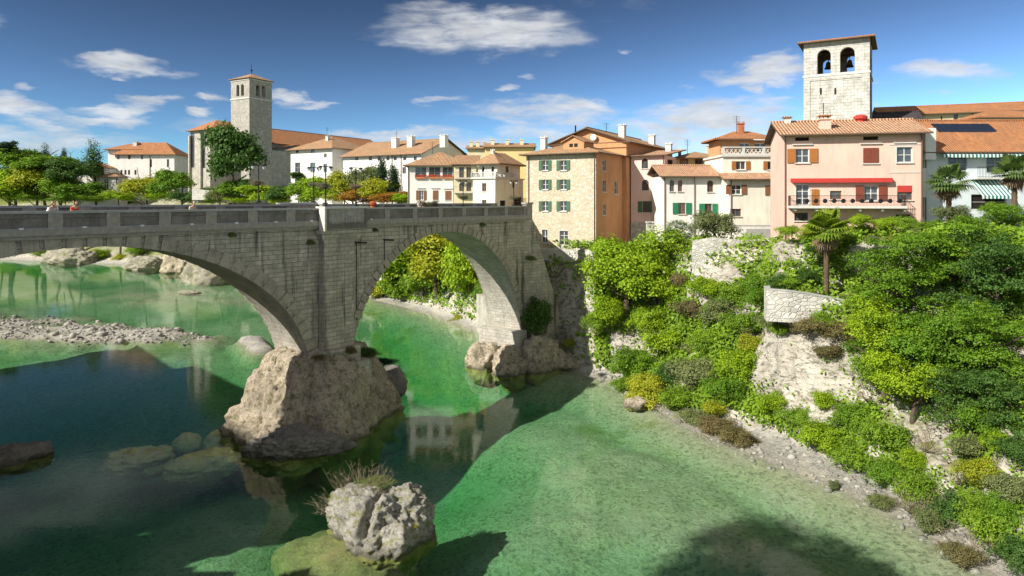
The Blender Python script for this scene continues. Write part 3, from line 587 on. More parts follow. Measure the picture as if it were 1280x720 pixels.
# ------------------------------------------------------------------ buildings
U1 = (.866, -.5)
class House:
    def __init__(s, name, label, A, u, z0, cat='house', group=None):
        u = Vector(u).normalized(); s.u = u; s.n = Vector((-u.y, u.x)); s.A = Vector(A); s.z0 = z0
        s.o = empty(name, (A[0], A[1], z0), math.atan2(u.y, u.x), label=label, cat=cat, group=group)
    def local(s, p):  # world point -> local
        d = Vector((p[0], p[1])) - s.A; return (d.dot(s.u), d.dot(s.n), p[2] - s.z0)
    def ray(s, px, py, face, off):
        # intersection of the picture ray with a local wall plane: 'f' y=off, 'r' x=off, 'l' x=off
        o = s.local((0, 0, CAMZ)); q = s.local((((px-HX)/F), 1, CAMZ + (HY-py)/F)); d = [q[i] - o[i] for i in range(3)]
        i = 1 if face in 'fb' else 0; k = (off - o[i]) / d[i]; p = [o[j] + d[j]*k for j in range(3)]
        return (p[0] if face in 'fb' else p[1]), p[2]
    def wall(s, x0, y0, x1, y1, z0, z1, mat, wins=(), faces='frbl', gable=None, name='wall', parent=None, thick=.22):
        """box of walls in local coords; wins: (face, px0, py0, px1, py1, kind, opts) in picture units, or face upper-case for local units"""
        mb = MB(); holes = {k: [] for k in 'frbl'}; todo = []
        for w in wins:
            fc, a, b, c, d, kind = w[:6]; op = w[6] if len(w) > 6 else {}
            off = {'f': y0, 'r': x1, 'l': x0, 'b': y1}[fc.lower()]
            if fc.islower(): (a0, t1), (a1, t0) = s.ray(a, b, fc, off), s.ray(c, d, fc, off)
            else: a0, t0, a1, t1 = a, b, c, d; fc = fc.lower()
            if a0 > a1: a0, a1 = a1, a0
            if t0 > t1: t0, t1 = t1, t0
            lo, hi = (x0, x1) if fc in 'fb' else (y0, y1); a0 = max(a0, lo + .12); a1 = min(a1, hi - .12); t0 = max(t0, z0 + .05); t1 = min(t1, z1 - .12)
            if a1 - a0 < .1 or t1 - t0 < .1: continue
            holes[fc].append((a0, t0, a1, t1, kind)); todo.append((fc, a0, t0, a1, t1, kind, op))
        for fc in faces:
            lo, hi = (x0, x1) if fc in 'fb' else (y0, y1); off = {'f': y0, 'r': x1, 'l': x0, 'b': y1}[fc]; inn = {'f': 1, 'r': -1, 'l': 1, 'b': -1}[fc]
            def q(a, z, dd=0): return (a, off + inn*dd, z) if fc in 'fb' else (off + inn*dd, a, z)
            H = holes[fc]; xs = sorted({lo, hi, *[h[0] for h in H], *[h[2] for h in H]}); zs = sorted({z0, z1, *[h[1] for h in H], *[h[3] for h in H]})
            flip = fc in 'bl'
            def add(p): mb.face(p[::-1] if flip else p)
            for i in range(len(xs)-1):
                for j in range(len(zs)-1):
                    cx, cz = (xs[i]+xs[i+1])/2, (zs[j]+zs[j+1])/2
                    if any(h[0] < cx < h[2] and h[1] < cz < h[3] for h in H): continue
                    if xs[i+1]-xs[i] < 1e-4 or zs[j+1]-zs[j] < 1e-4: continue
                    add([q(xs[i], zs[j]), q(xs[i+1], zs[j]), q(xs[i+1], zs[j+1]), q(xs[i], zs[j+1])])
            for (a0, t0, a1, t1, kind) in H:
                tk = thick
                arch = kind in ('a', 'oa'); rr = (a1-a0)/2; ta = t1 - rr if arch else t1
                mb.face([q(a0,t0), q(a0,t0,tk), q(a0,ta,tk), q(a0,ta)]); mb.face([q(a1,t0), q(a1,ta), q(a1,ta,tk), q(a1,t0,tk)]); mb.face([q(a0,t0), q(a1,t0), q(a1,t0,tk), q(a0,t0,tk)])
                if not arch: mb.face([q(a0,t1), q(a0,t1,tk), q(a1,t1,tk), q(a1,t1)])
                else:
                    n = 8; arc = [(a0 + rr - rr*math.cos(math.pi*k/n), ta + rr*math.sin(math.pi*k/n)) for k in range(n+1)]
                    for k in range(n):
                        (u0, v0), (u1, v1) = arc[k], arc[k+1]; add([q(u0,v0), q(u1,v1), q(u1,t1), q(u0,t1)]) if (u1-u0) > 1e-5 else None
                        mb.face([q(u0,v0), q(u0,v0,tk), q(u1,v1,tk), q(u1,v1)])
        if gable: # (axis, rise): triangles above z1
            ax, rise = gable
            if ax == 'x': m = (y0+y1)/2; mb.face([(x1,y0,z1),(x1,y1,z1),(x1,m,z1+rise)]); mb.face([(x0,y1,z1),(x0,y0,z1),(x0,m,z1+rise)])
            else: m = (x0+x1)/2; mb.face([(x0,y0,z1),(x1,y0,z1),(m,y0,z1+rise)]); mb.face([(x1,y1,z1),(x0,y1,z1),(m,y1,z1+rise)])
        wo = mb.build(name, mat, parent or s.o)
        for t in todo: s.window(*t, {'f': y0, 'r': x1, 'l': x0, 'b': y1}[t[0]], thick)
        return wo
    def window(s, fc, a0, z0, a1, z1, kind, op, off, thick=.22):
        inn = {'f': 1, 'r': -1, 'l': 1, 'b': -1}[fc]
        def bx(mb, a, za, b, zb, d0, d1, m=0):
            p0, p1 = off + inn*d0, off + inn*d1
            if fc in 'fb': mb.box(a, p0, za, b, p1, zb, m)
            else: mb.box(p0, a, za, p1, b, zb, m)
        if kind in ('o', 'oa'): return
        fm = op.get('fm', M['frame']); w = a1 - a0; h = z1 - z0; t = min(.07, w*.09)
        mb = MB(); dd = thick - .06
        bx(mb, a0, z0, a0+t, z1, dd-.03, dd+.05); bx(mb, a1-t, z0, a1, z1, dd-.03, dd+.05); bx(mb, a0+t, z0, a1-t, z0+t, dd-.03, dd+.05); bx(mb, a0+t, z1-t, a1-t, z1, dd-.03, dd+.05)
        if kind != 'dark': bx(mb, (a0+a1)/2-t*.5, z0+t, (a0+a1)/2+t*.5, z1-t, dd-.02, dd+.04)
        for k in range(1, op.get('bars', 1 if h > 1.2 else 0) + 1):
            zz = z0 + h*k/(op.get('bars', 1)+1); bx(mb, a0+t, zz-t*.35, a1-t, zz+t*.35, dd-.015, dd+.035)
        root = mb.build(op.get('name', 'window'), fm, s.o)
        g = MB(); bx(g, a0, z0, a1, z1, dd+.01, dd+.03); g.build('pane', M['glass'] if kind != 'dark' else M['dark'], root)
        if op.get('sill', True): k = MB(); bx(k, a0-.1, z0-.1, a1+.1, z0-.003, -.12, .1); k.build('sill', op.get('sm', M['marble']), root)
        if op.get('trim'): k = MB(); bx(k, a0-.12, z1+.003, a1+.12, z1+.13, -.04, .05); bx(k, a0-.12, z0, a0-.003, z1, -.03, .05); bx(k, a1+.003, z0, a1+.12, z1, -.03, .05); k.build('surround', op['trim'], root)
        if op.get('hood'): k = MB(); bx(k, a0-.3, z1+.35, a1+.3, z1+.45, -.15, .02); k.build('hood', M['marble'], root)
        sh = op.get('sh')
        if sh:
            sw = op.get('sw', w*.52)
            for sd in op.get('sides', (0, 1)):
                k = MB(); x0 = a0 - sw - .02 if sd == 0 else a1 + .02; x1 = x0 + sw
                if kind == 'c': x0 = a0 + .01 if sd == 0 else (a0+a1)/2 + .01; x1 = x0 + w/2 - .02
                bx(k, x0, z0, x1, z1, -.035, -.09)
                n = max(4, int(h/.14))
                for i in range(n): bx(k, x0+.05, z0+h*(i+.25)/n, x1-.05, z0+h*(i+.7)/n, -.09, -.105)
                k.build('shutter', sh, root)
        if op.get('blind'): k = MB(); bx(k, a0+.02, z1-h*.45, a1-.02, z1, .02, .06); k.build('blind', op['blind'], root)
        if op.get('flowers'):
            k = MB(); bx(k, a0, z0-.05, a1, z0+.25, -.3, -.03); k.build('flower_box', M['terracotta'], root)
            k = MB(); rn = random.Random(int(a0*100)); 
            for i in range(int(w*26)):
                x = rn.uniform(a0, a1); z = z0+.22+rn.random()*.4; e = .05+rn.random()*.05; bx(k, x-e, z-e, x+e, z+e, -.1-rn.random()*.25, -.12-rn.random()*.2)
            k.build('flowers', M['redflowers'], root)
    def roof(s, kind, x0, y0, x1, y1, z, rise, mat, ov=.6, th=.16, name='roof', parent=None):
        mb = MB(); W_, D_ = x1-x0, y1-y0
        if kind == 'gx': sl = rise/(D_/2)
        elif kind == 'gy': sl = rise/(W_/2)
        elif kind == 'hip': sl = rise/(min(W_, D_)/2)
        elif kind == 'sf': sl = rise/D_
        else: sl = 0
        dz = ov*sl; X0, X1, Y0, Y1 = x0-ov, x1+ov, y0-ov, y1+ov; ze = z - dz + .02; zr = z + rise + .02; my = (y0+y1)/2; mx_ = (x0+x1)/2
        P_ = []
        if kind == 'gx': P_ = [[(X0,Y0,ze),(X1,Y0,ze),(X1,my,zr),(X0,my,zr)], [(X1,Y1,ze),(X0,Y1,ze),(X0,my,zr),(X1,my,zr)]]
        elif kind == 'gy': P_ = [[(X1,Y0,ze),(X1,Y1,ze),(mx_,Y1,zr),(mx_,Y0,zr)], [(X0,Y1,ze),(X0,Y0,ze),(mx_,Y0,zr),(mx_,Y1,zr)]]
        elif kind == 'sf': P_ = [[(X0,Y0,ze),(X1,Y0,ze),(X1,y1,zr),(X0,y1,zr)]]
        elif kind == 'hip':
            if W_ >= D_: h = (Y1-Y0)/2; a, b = (X0+h, my, zr), (X1-h, my, zr); P_ = [[(X0,Y0,ze),(X1,Y0,ze),b,a],[(X1,Y1,ze),(X0,Y1,ze),a,b],[(X1,Y0,ze),(X1,Y1,ze),b],[(X0,Y1,ze),(X0,Y0,ze),a]]
            else: h = (X1-X0)/2; a, b = (mx_, Y0+h, zr), (mx_, Y1-h, zr); P_ = [[(X1,Y0,ze),(X1,Y1,ze),b,a],[(X0,Y1,ze),(X0,Y0,ze),a,b],[(X0,Y0,ze),(X1,Y0,ze),a],[(X1,Y1,ze),(X0,Y1,ze),b]]
        elif kind == 'flat': P_ = [[(X0,Y0,z),(X1,Y0,z),(X1,Y1,z),(X0,Y1,z)]]
        for p in P_: 
            mb.face([(a, b, c+th) for a, b, c in p], 0); mb.face([(a, b, c) for a, b, c in p][::-1], 1)
        # fascia around open edges
        E = {}
        for p in P_:
            for i in range(len(p)):
                a, b = p[i], p[(i+1) % len(p)]; k = tuple(sorted((tuple(round(v, 3) for v in a), tuple(round(v, 3) for v in b)))); E[k] = None if k in E else (a, b)
        for k, e in E.items():
            if e: a, b = e; mb.face([a, b, (b[0], b[1], b[2]+th), (a[0], a[1], a[2]+th)], 1)
        r = mb.build(name, [mat, M['eave']], parent or s.o)
        # ridge caps
        if kind in ('gx', 'gy', 'hip'):
            k = MB(); zz = zr + th + .02
            if kind == 'gx': k.tube((X0, my, zz), (X1, my, zz), .14, n=6)
            elif kind == 'gy': k.tube((mx_, Y0, zz), (mx_, Y1, zz), .14, n=6)
            else:
                a = Vector(a) + Vector((0, 0, th+.02)); b = Vector(b) + Vector((0, 0, th+.02)); k.tube(a, b, .14, n=6) if (a-b).length > .05 else None
                for cx, cy in ((X0,Y0),(X1,Y0),(X1,Y1),(X0,Y1)):
                    e = a if (Vector((cx,cy))-Vector((a.x,a.y))).length < (Vector((cx,cy))-Vector((b.x,b.y))).length else b; k.tube((cx, cy, ze+th+.02), e, .11, n=6)
            k.build('ridge_tiles', mat, r)
        # gutter along the front eave
        if kind != 'flat': k = MB(); k.tube((X0, Y0-.07, ze+.06), (X1, Y0-.07, ze+.06), .07, n=6); k.build('gutter', M['lead'], r)
        return r
    def pipe(s, x, y, z0, z1, r=.055): mb = MB(); mb.tube((x, y-.09, z0), (x, y-.09, z1), r, n=6); mb.build('drainpipe', M['lead'], s.o)
    def chimney(s, x, y, z0, w, h, roofobj, mat=None, cap=True):
        mb = MB(); mb.box(x-w/2, y-w/2, z0, x+w/2, y+w/2, z0+h); 
        if cap: mb.box(x-w*.62, y-w*.62, z0+h, x+w*.62, y+w*.62, z0+h+.1)
        for i in (-1, 1):
            for j in (-1, 1):
                if cap: mb.box(x+i*w*.4-.06, y+j*w*.4-.06, z0+h+.1, x+i*w*.4+.06, y+j*w*.4+.06, z0+h+.35)
        c = mb.build('chimney', mat or M['marble'], roofobj)
        return c
    def chimcap(s, x, y, z, w, roofobj): mb = MB(); mb.box(x-w*.62, y-w*.62, z, x+w*.62, y+w*.62, z+.1); mb.build('chimney_cap', M['tile'], roofobj)
    def add(s, mb, name, mat, parent=None): return mb.build(name, mat, parent or s.o)
    def railing(s, x0, y0, x1, y1, z, h=1.0, name='railing', mat=None, step=.14):
        mb = MB(); a = Vector((x0, y0, z)); b = Vector((x1, y1, z)); n = int((b-a).length/step)
        mb.tube(a+Vector((0,0,h)), b+Vector((0,0,h)), .03, n=4); mb.tube(a+Vector((0,0,.08)), b+Vector((0,0,.08)), .02, n=4)
        for i in range(n+1): p = a.lerp(b, i/max(n,1)); mb.tube(p, p+Vector((0,0,h)), .014, n=4, cap=False)
        return mb.build(name, mat or M['iron'], s.o)
    def baluster(s, x0, y0, x1, y1, z, h=1.0, mat=None, step=.3):
        mb = MB(); a = Vector((x0, y0, z)); b = Vector((x1, y1, z)); n = int((b-a).length/step)
        d = (b-a).normalized(); w = Vector((-d.y, d.x, 0))*.12
        for zz, t in ((0, .12), (h-.12, .12)):
            A = [a-w, b-w, b+w, a+w]; mb.prism([p+Vector((0,0,zz)) for p in A], [p+Vector((0,0,zz+t)) for p in A])
        for i in range(n+1):
            p = a.lerp(b, i/max(n,1)); r = .09
            if i % 6 == 0: mb.box(p.x-.16, p.y-.16, z+.1, p.x+.16, p.y+.16, z+h)
            else: mb.tube(p+Vector((0,0,.12)), p+Vector((0,0,h*.4)), .04, r, 6, cap=False); mb.tube(p+Vector((0,0,h*.4)), p+Vector((0,0,h-.12)), r, .04, 6, cap=False)
        return mb.build('balustrade', mat or M['marble'], s.o)
GS = dict(sh=M['green'], fm=M['frame'])
# ---- stone house at the bridge end
h = House('stone_house', 'tall rubble stone house with green shutters right beside the bridge end, orange side wall', (1.95, 93.1), U1, 12.5); w = 10.3
wins = []
for ya, yb in ((200.5, 213), (224.5, 237), (251.5, 264)):
    for xa, xb in ((677.8, 685.2), (700.2, 708.2)): wins.append(('f', xa, ya, xb, yb, 'w', GS))
wins += [('f', 677.5, 287, 684.5, 303.5, 'w', dict(trim=M['marble'])), ('f', 699.5, 288.5, 710, 312, 'w', dict(trim=M['marble'], bars=3, name='french_door', sill=False))]
z1 = 26.25 - 12.5
h.wall(0, 0, w, 9.4, 0, z1, M['stonehouse'], wins, faces='flb')
ow = [('r', 753, 200, 757.2, 214, 'w'), ('r', 753, 225, 757.3, 240, 'w'), ('r', 768, 226, 772, 243, 'w'), ('r', 753.6, 255, 757.2, 269, 'w')]
h.wall(w - .02, .02, w + .012, 9.4, 0, z1, M['orange'], ow, faces='r', name='side_wall')
rf = h.roof('hip', 0, 0, w, 9.4, z1, 1.5, M['tile2'], .7); h.pipe(w - .2, 0, 0, z1); h.pipe(.4, 0, 3, z1)
h.chimney(1.6, 2.2, z1 + .3, .75, 2.0, rf)
mb = MB(); mb.box(5.0, 1.3, z1 + .5, 8.0, 4.6, z1 + 1.55); mb.face([(5.0,1.3,z1+1.55),(8.0,1.3,z1+1.55),(6.5,1.3,z1+2.2)]); dm = mb.build('dormer', M['orange'], rf)
mb = MB()
for a, b in (((4.7, z1+1.42), (6.5, z1+2.3)), ((8.3, z1+1.42), (6.5, z1+2.3))): mb.prism([(a[0],1.0,a[1]),(b[0],1.0,b[1]),(b[0],5.2,b[1]),(a[0],5.2,a[1])], [(a[0],1.0,a[1]+.12),(b[0],1.0,b[1]+.12),(b[0],5.2,b[1]+.12),(a[0],5.2,a[1]+.12)])
mb.build('dormer_roof', M['tile2'], rf)
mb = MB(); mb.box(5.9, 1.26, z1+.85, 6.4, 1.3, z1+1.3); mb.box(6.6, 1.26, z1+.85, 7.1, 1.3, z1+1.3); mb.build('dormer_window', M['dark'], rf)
# ---- orange gabled house behind it
A = Vector((1.95, 93.1)) + Vector((.5, .866)) * 9.42
h = House('orange_house', 'tall orange gabled house rising behind the stone house', A, U1, 13); z1 = 28.3 - 13
h.wall(-.8, 0, 10.9, 22, 0, z1, M['orange'], [('r', 779, 180, 783.5, 210, 'w', dict(sill=False)), ('r', 779, 223, 783.8, 247, 'w', dict(sill=False)), ('r', 779, 255, 783.8, 282, 'w', dict(sill=False))], gable=('y', 2.0))
rf = h.roof('gy', -.8, 0, 10.9, 22, z1, 2.0, M['tile2'], .8); h.chimney(8.6, 4.5, z1 + .8, .9, 1.9, rf); h.chimney(9.0, 17, z1 + .6, .9, 1.6, rf)
mb = MB(); mb.tube((3.2, -.3, z1+.5), (3.2, -.3, z1+2.6), .12); mb.build('flue', M['iron'], rf)
mb = MB(); mb.ball((6.1, -.45, z1+.7), .5, .12, .5, 12); mb.tube((6.1, -.4, z1+.7), (6.1, 0, z1+.4), .05); mb.build('satellite_dish', M['frame'], h.o)
# ---- pink house
h = House('pink_house', 'narrow dusty pink house with arched windows between the orange house and the white house', (16.95, 96.9), U1, 12.5); z1 = 26.2 - 12.5
h.wall(0, 0, 4.9, 9, 4.4, z1, M['pink'], [('f', 802, 198, 810, 210.5, 'a', dict(fm=M['wood'])), ('f', 802, 224.5, 811, 238, 'a', dict(fm=M['wood'])), ('f', 803, 251.5, 812, 265.5, 'w', dict(fm=M['wood'], sh=M['green'], sw=.62)), ('r', 834.5, 199, 841.5, 208.5, 'dark', dict(fm=M['wood']))], gable=None)
h.wall(-.03, -.03, 4.93, 9, 0, 4.4, M['garden'], name='stone_base'); rf = h.roof('sf', 0, 0, 4.9, 9, z1, 1.2, M['tile3'], .55); h.pipe(4.75, 0, 0, z1); h.chimney(3.6, 6.2, z1+.5, .8, 1.5, rf)
# ---- white house with arched windows
AW = lambda: dict(fm=M['brownwood'], trim=None)
h = House('white_house', 'white house with small arched windows and green shutters right of the pink house', (19.6, 88), (1, 0), 13.5); z1 = 23.1 - 13.5
h.wall(0, 0, 7.95, 9, 0, z1, M['white'], [('f', 837, 225, 842.7, 239.3, 'a', AW()), ('f', 847.3, 225, 853, 239.3, 'a', AW()), ('f', 884, 225.5, 891.6, 240, 'a', AW()), ('f', 848, 253.5, 857, 267.5, 'w', dict(fm=M['brownwood'], sh=M['green2'], sw=.72)), ('f', 881, 254.5, 890, 268, 'w', dict(fm=M['brownwood'], sh=M['green2'], sw=.72))])
rf = h.roof('gx', 0, 0, 7.95, 9, z1, 1.4, M['tile3'], .6); h.pipe(4.0, 0, 0, z1); h.pipe(.15, 0, 0, z1)
# ---- yellow house behind
h = House('yellow_house', 'low yellow top storey with dark windows showing above the white house roof', (24.0, 100), (1, 0), 15); z1 = 26.2 - 15
h.wall(0, 0, 7.8, 8, 0, z1, M['yellow'], [('f', 851, 200, 859, 208.3, 'w', dict(fm=M['brownwood'], trim=M['brownwood'])), ('f', 869.5, 200, 877.5, 208.5, 'w', dict(fm=M['brownwood'], trim=M['brownwood'])), ('f', 887.5, 199.5, 896, 208, 'w', dict(fm=M['brownwood'], trim=M['marble']))])
rf = h.roof('hip', 0, 0, 7.8, 8, z1, 1.0, M['tile2'], .6); h.chimney(5.6, 2.6, z1+.7, .6, 1.2, rf); h.chimney(1.3, 2.6, z1+.4, .4, .9, rf)
# ---- cream house with roof terrace
BS = dict(sh=M['brownwood'], fm=M['frame'], sw=.66)
h = House('cream_house', 'cream terraced house with brown shutters and a balustraded roof terrace', (26.95, 86), (1, 0), 13.5); z1 = 22.75 - 13.5
h.wall(.55, 0, 7.9, 1.3, 0, z1, M['cream'], [('f', 914, 231, 926.5, 243, 'w', BS), ('f', 963, 232, 976, 244, 'w', BS), ('f', 912, 261, 926.5, 270.5, 'w', dict(fm=M['brownwood'])), ('f', 963, 263, 977.5, 275, 'w', dict(fm=M['brownwood'], bars=1))], faces='frl')
h.roof('sf', .1, 0, 8.0, 1.25, z1, .55, M['tile3'], .6); h.pipe(.75, 0, 0, z1)
zt = 25.55 - 13.5
h.wall(.1, 1.3, 7.9, 9.5, 0, zt, M['cream'], [('f', 920, 201.5, 932, 212, 'w', dict(sh=M['orangewood'], sw=.55)), ('f', 959.5, 201.5, 972.5, 212, 'w', dict(sh=M['orangewood'], sw=.55))], name='upper_wall')
mb = MB(); mb.box(-.1, 1.05, zt, 8.1, 9.6, zt+.28); h.add(mb, 'terrace_slab', M['marble'])
mb = MB()
for i in range(4): mb.box(.0 + i*2.6, 1.2, zt+.282, .35 + i*2.6 - (.2 if i == 3 else 0), 1.5, zt+1.3)
for zz in (zt+.282, zt+1.15): mb.box(0, 1.18, zz, 8.0, 1.52, zz+.15)
for i in range(3):
    for j in range(4):
        x = .45 + i*2.6 + j*.54; mb.tube((x, 1.35, zt+.43), (x+.5, 1.35, zt+1.15), .06, n=4); mb.tube((x+.5, 1.35, zt+.43), (x, 1.35, zt+1.15), .06, n=4)
h.add(mb, 'balustrade', M['marble'])
h.wall(.6, 4.2, 7.9, 9.2, zt+.28, zt+2.45, M['orange'], [('F', 3.2, zt+.4, 4.6, zt+2.0, 'w'), ('F', 5.2, zt+.9, 6.8, zt+2.0, 'w')], name='penthouse_wall')
rf = h.roof('hip', .3, 3.6, 8.2, 9.4, zt+2.5, 1.1, M['tile'], .5); h.chimney(4.0, 6, zt+3.0, .75, 1.7, rf, M['terracotta'])
mb = MB(); mb.prism([(4.6,2.2,zt+2.2),(7.6,2.2,zt+2.2),(7.6,3.6,zt+2.5),(4.6,3.6,zt+2.5)], [(4.6,2.2,zt+2.25),(7.6,2.2,zt+2.25),(7.6,3.6,zt+2.55),(4.6,3.6,zt+2.55)]); h.add(mb, 'awning', M['marble'])
# ---- salmon house
h = House('salmon_house', 'large salmon pink house with orange and red shutters and a long iron balcony', (26.55, 66), (.977, -.21), 15.5); z1 = 26.35 - 15.5; w = 12.05
OS = dict(sh=M['orangewood'], fm=M['frame'], sw=.75, hood=1); RS = dict(sh=M['redwood'], fm=M['frame'], sw=.72)
mb = MB()
h.wall(0, 0, w, 9, 0, z1, M['salmon'], [('f', 994.5, 186, 1011.5, 203.5, 'w', OS), ('f', 1079, 185, 1098, 204, 'c', dict(sh=M['redwood'], hood=1)), ('f', 1121, 184, 1140.5, 203, 'w', dict(trim=M['marble'], hood=1)),
  ('f', 995, 230.5, 1011.5, 256.5, 'w', dict(name='balcony_door', sill=False, bars=2, trim=M['marble'])), ('f', 1014.5, 236.5, 1023.5, 256, 'c', dict(sh=M['orangewood'], sides=(0,1), sill=False)), ('f', 1037.5, 238.5, 1052, 249, 'w', dict(fm=M['brownwood'])),
  ('f', 1080, 232, 1098, 251, 'w', RS), ('f', 1121.5, 232, 1140.5, 250, 'w', dict(fm=M['brownwood'], blind=M['red'])),
  ('f', 994, 171.5, 1011.5, 176, 'dark', dict(sill=False, fm=M['wood'])), ('f', 1079, 170.5, 1098, 175, 'dark', dict(sill=False, fm=M['wood'])), ('f', 1120, 268, 1138, 276, 'dark', dict(fm=M['wood'])), ('f', 993, 266, 1010, 276, 'w', dict(fm=M['wood']))], gable=('x', 1.5))
rf = h.roof('gx', 0, 0, w, 9, z1, 1.5, M['tile3'], .65)
h.chimney(3.9, 1.6, z1+.3, .95, 1.2, rf, M['salmon']); h.chimcap(3.9, 1.6, z1+1.85, .95, rf); h.chimney(.9, 4.3, z1+1.1, .6, 1.0, rf, M['marble'], False); h.chimcap(.9, 4.3, z1+2.1, .75, rf)
mb = MB(); mb.tube((7.9, 4.5, z1+1.2), (7.9, 4.5, z1+1.9), .45, n=10); mb.ball((7.9, 4.5, z1+1.95), .7, .7, .35, 12); mb.build('vent_cowl', M['red'], rf)
za = h.ray(1000, 226, 'f', 0)[1]
mb = MB(); mb.box(.45, -.38, za-.08, 9.4, -.002, za+.22); aw = h.add(mb, 'awning_box', M['red']); mb = MB(); mb.box(.5, -.46, za-.2, 9.35, -.39, za-.02); mb.build('awning_valance', M['red'], aw)
zb = h.ray(1000, 259, 'f', -1.2)[1]; mb = MB(); mb.box(.2, -1.3, zb-.1, 10.3, -.002, zb+.14)
for i in range(6): mb.box(.6+i*1.9, -1.1, zb-.35, .8+i*1.9, -.002, zb-.1)
bal = h.add(mb, 'balcony', M['marble']); r_ = h.railing(.25, -1.22, 10.25, -1.22, zb+.14, .95, step=.12); h.railing(.25, -1.22, .25, -.02, zb+.14, .95); h.railing(10.25, -1.22, 10.25, -.02, zb+.14, .95)
mb = MB(); mb.tube((.3, -1.22, zb+.6), (10.2, -1.22, zb+.6), .02, n=4)
for i in range(12): mb.ball((.9+i*.8, -1.22, zb+.6), .22, .03, .22, 8)
h.add(mb, 'railing_scrolls', M['iron']); h.pipe(-.05, 0, 0, z1); h.pipe(w-.1, 0, 0, z1, .07)
for zz in (h.ray(1000, 217, 'f', 0)[1], h.ray(1100, 181.5, 'f', 0)[1]): mb = MB(); mb.box(9.2, -.05, zz, w, -.003, zz+.08); h.add(mb, 'string_course', M['marble'])
salm = h
# ---- blue-white house
h = House('blue_house', 'pale blue house with striped awnings and solar panels at the right edge', (39.6, 65.4), (1, 0), 15.5, 'house'); z1 = 24.85 - 15.5
BW = dict(fm=M['greyplaster'], sill=False, bars=1)
h.wall(0, 0, 13.5, 9, 0, z1, M['blue'], [('f', 1185, 196, 1209, 214, 'w', BW), ('f', 1233, 196, 1257, 216, 'w', dict(BW, name='balcony_door')), ('f', 1214, 243, 1258, 262, 'dark', BW), ('f', 1169, 222, 1176, 236, 'w', BW), ('f', 1290, 198, 1305, 214, 'w', BW)], gable=('x', 3.1))
rf = h.roof('gx', 0, 0, 13.5, 9, z1, 3.1, M['tile'], .6); h.pipe(.15, 0, 0, z1); h.chimney(.25, -.2, z1-1.0, 1.0, 3.0, rf, M['white_paint'], False)
mb = MB(); mb.box(-.55, -.25, z1-4.6, .1, .3, z1-1.8); mb.box(-.45, -.2, z1-9, -.05, .2, z1-6.5); h.add(mb, 'white_flue_box', M['white_paint'])
sl_ = 3.1/4.5; mb = MB()
for i in range(6): x = 3.0+i*.98; y0, y1 = 2.5, 3.75; mb.prism([(x,y0,z1+y0*sl_+.25),(x+.92,y0,z1+y0*sl_+.25),(x+.92,y1,z1+y1*sl_+.25),(x,y1,z1+y1*sl_+.25)], [(x,y0,z1+y0*sl_+.33),(x+.92,y0,z1+y0*sl_+.33),(x+.92,y1,z1+y1*sl_+.33),(x,y1,z1+y1*sl_+.33)])
mb.build('solar_panel', M['solar'], rf)
mb = MB(); mb.prism([(1.3,-.75,z1-.55),(12.5,-.75,z1-.55),(12.5,-.02,z1-.22),(1.3,-.02,z1-.22)], [(1.3,-.75,z1-.52),(12.5,-.75,z1-.52),(12.5,-.02,z1-.19),(1.3,-.02,z1-.19)]); mb.box(1.3,-.76,z1-.8,12.5,-.74,z1-.5); h.add(mb, 'striped_awning', M['stripes'])
zb = h.ray(1230, 222, 'f', -1.1)[1]; mb = MB(); mb.box(4.4, -1.15, zb-.15, 7.2, -.002, zb); h.add(mb, 'balcony', M['marble']); h.railing(4.45, -1.1, 7.15, -1.1, zb, 1.0)
mb = MB(); mb.prism([(4.3,-1.9,zb-1.75),(7.6,-1.9,zb-1.75),(7.3,-.05,zb-.2),(4.5,-.05,zb-.2)], [(4.3,-1.9,zb-1.72),(7.6,-1.9,zb-1.72),(7.3,-.05,zb-.17),(4.5,-.05,zb-.17)]); mb.box(4.3,-1.92,zb-2.0,7.6,-1.9,zb-1.7); h.add(mb, 'lower_awning', M['stripes'])
# ---- long church hall behind, slate roof, low white building
h = House('long_hall', 'long beige hall with an orange tiled roof behind the blue house', (57.6, 105.5), (.94, -.34), 20, 'building'); z1 = 33.1 - 20
h.wall(0, 0, 28, 10, 0, z1, M['pale_yellow'], [('f', 1192, 143, 1197.5, 151, 'w', dict(fm=M['brownwood'])), ('f', 1176, 145, 1178, 154, 'dark'), ('f', 1215, 140, 1217, 150, 'dark')]); h.roof('gx', 0, 0, 28, 10, z1, 1.6, M['tile'], .6)
h = House('slate_roof_house', 'dark slate roofed building between the bell tower and the long hall', (50.6, 101.5), (.94, -.34), 20, 'building'); z1 = 31.6 - 20
h.wall(0, 0, 9.2, 7, 0, z1, M['greyplaster']); h.roof('gx', 0, 0, 9.2, 7, z1, 1.4, M['slate'], .4)
h = House('low_white_house', 'low white building with an orange roof at the right edge above the solar panels', (55.0, 80), (1, .0), 18, 'house'); z1 = 29.7 - 18
h.wall(0, 0, 12, 6, 0, z1, M['white']); h.roof('hip', 0, 0, 12, 6, z1, 1.0, M['tile'], .6)
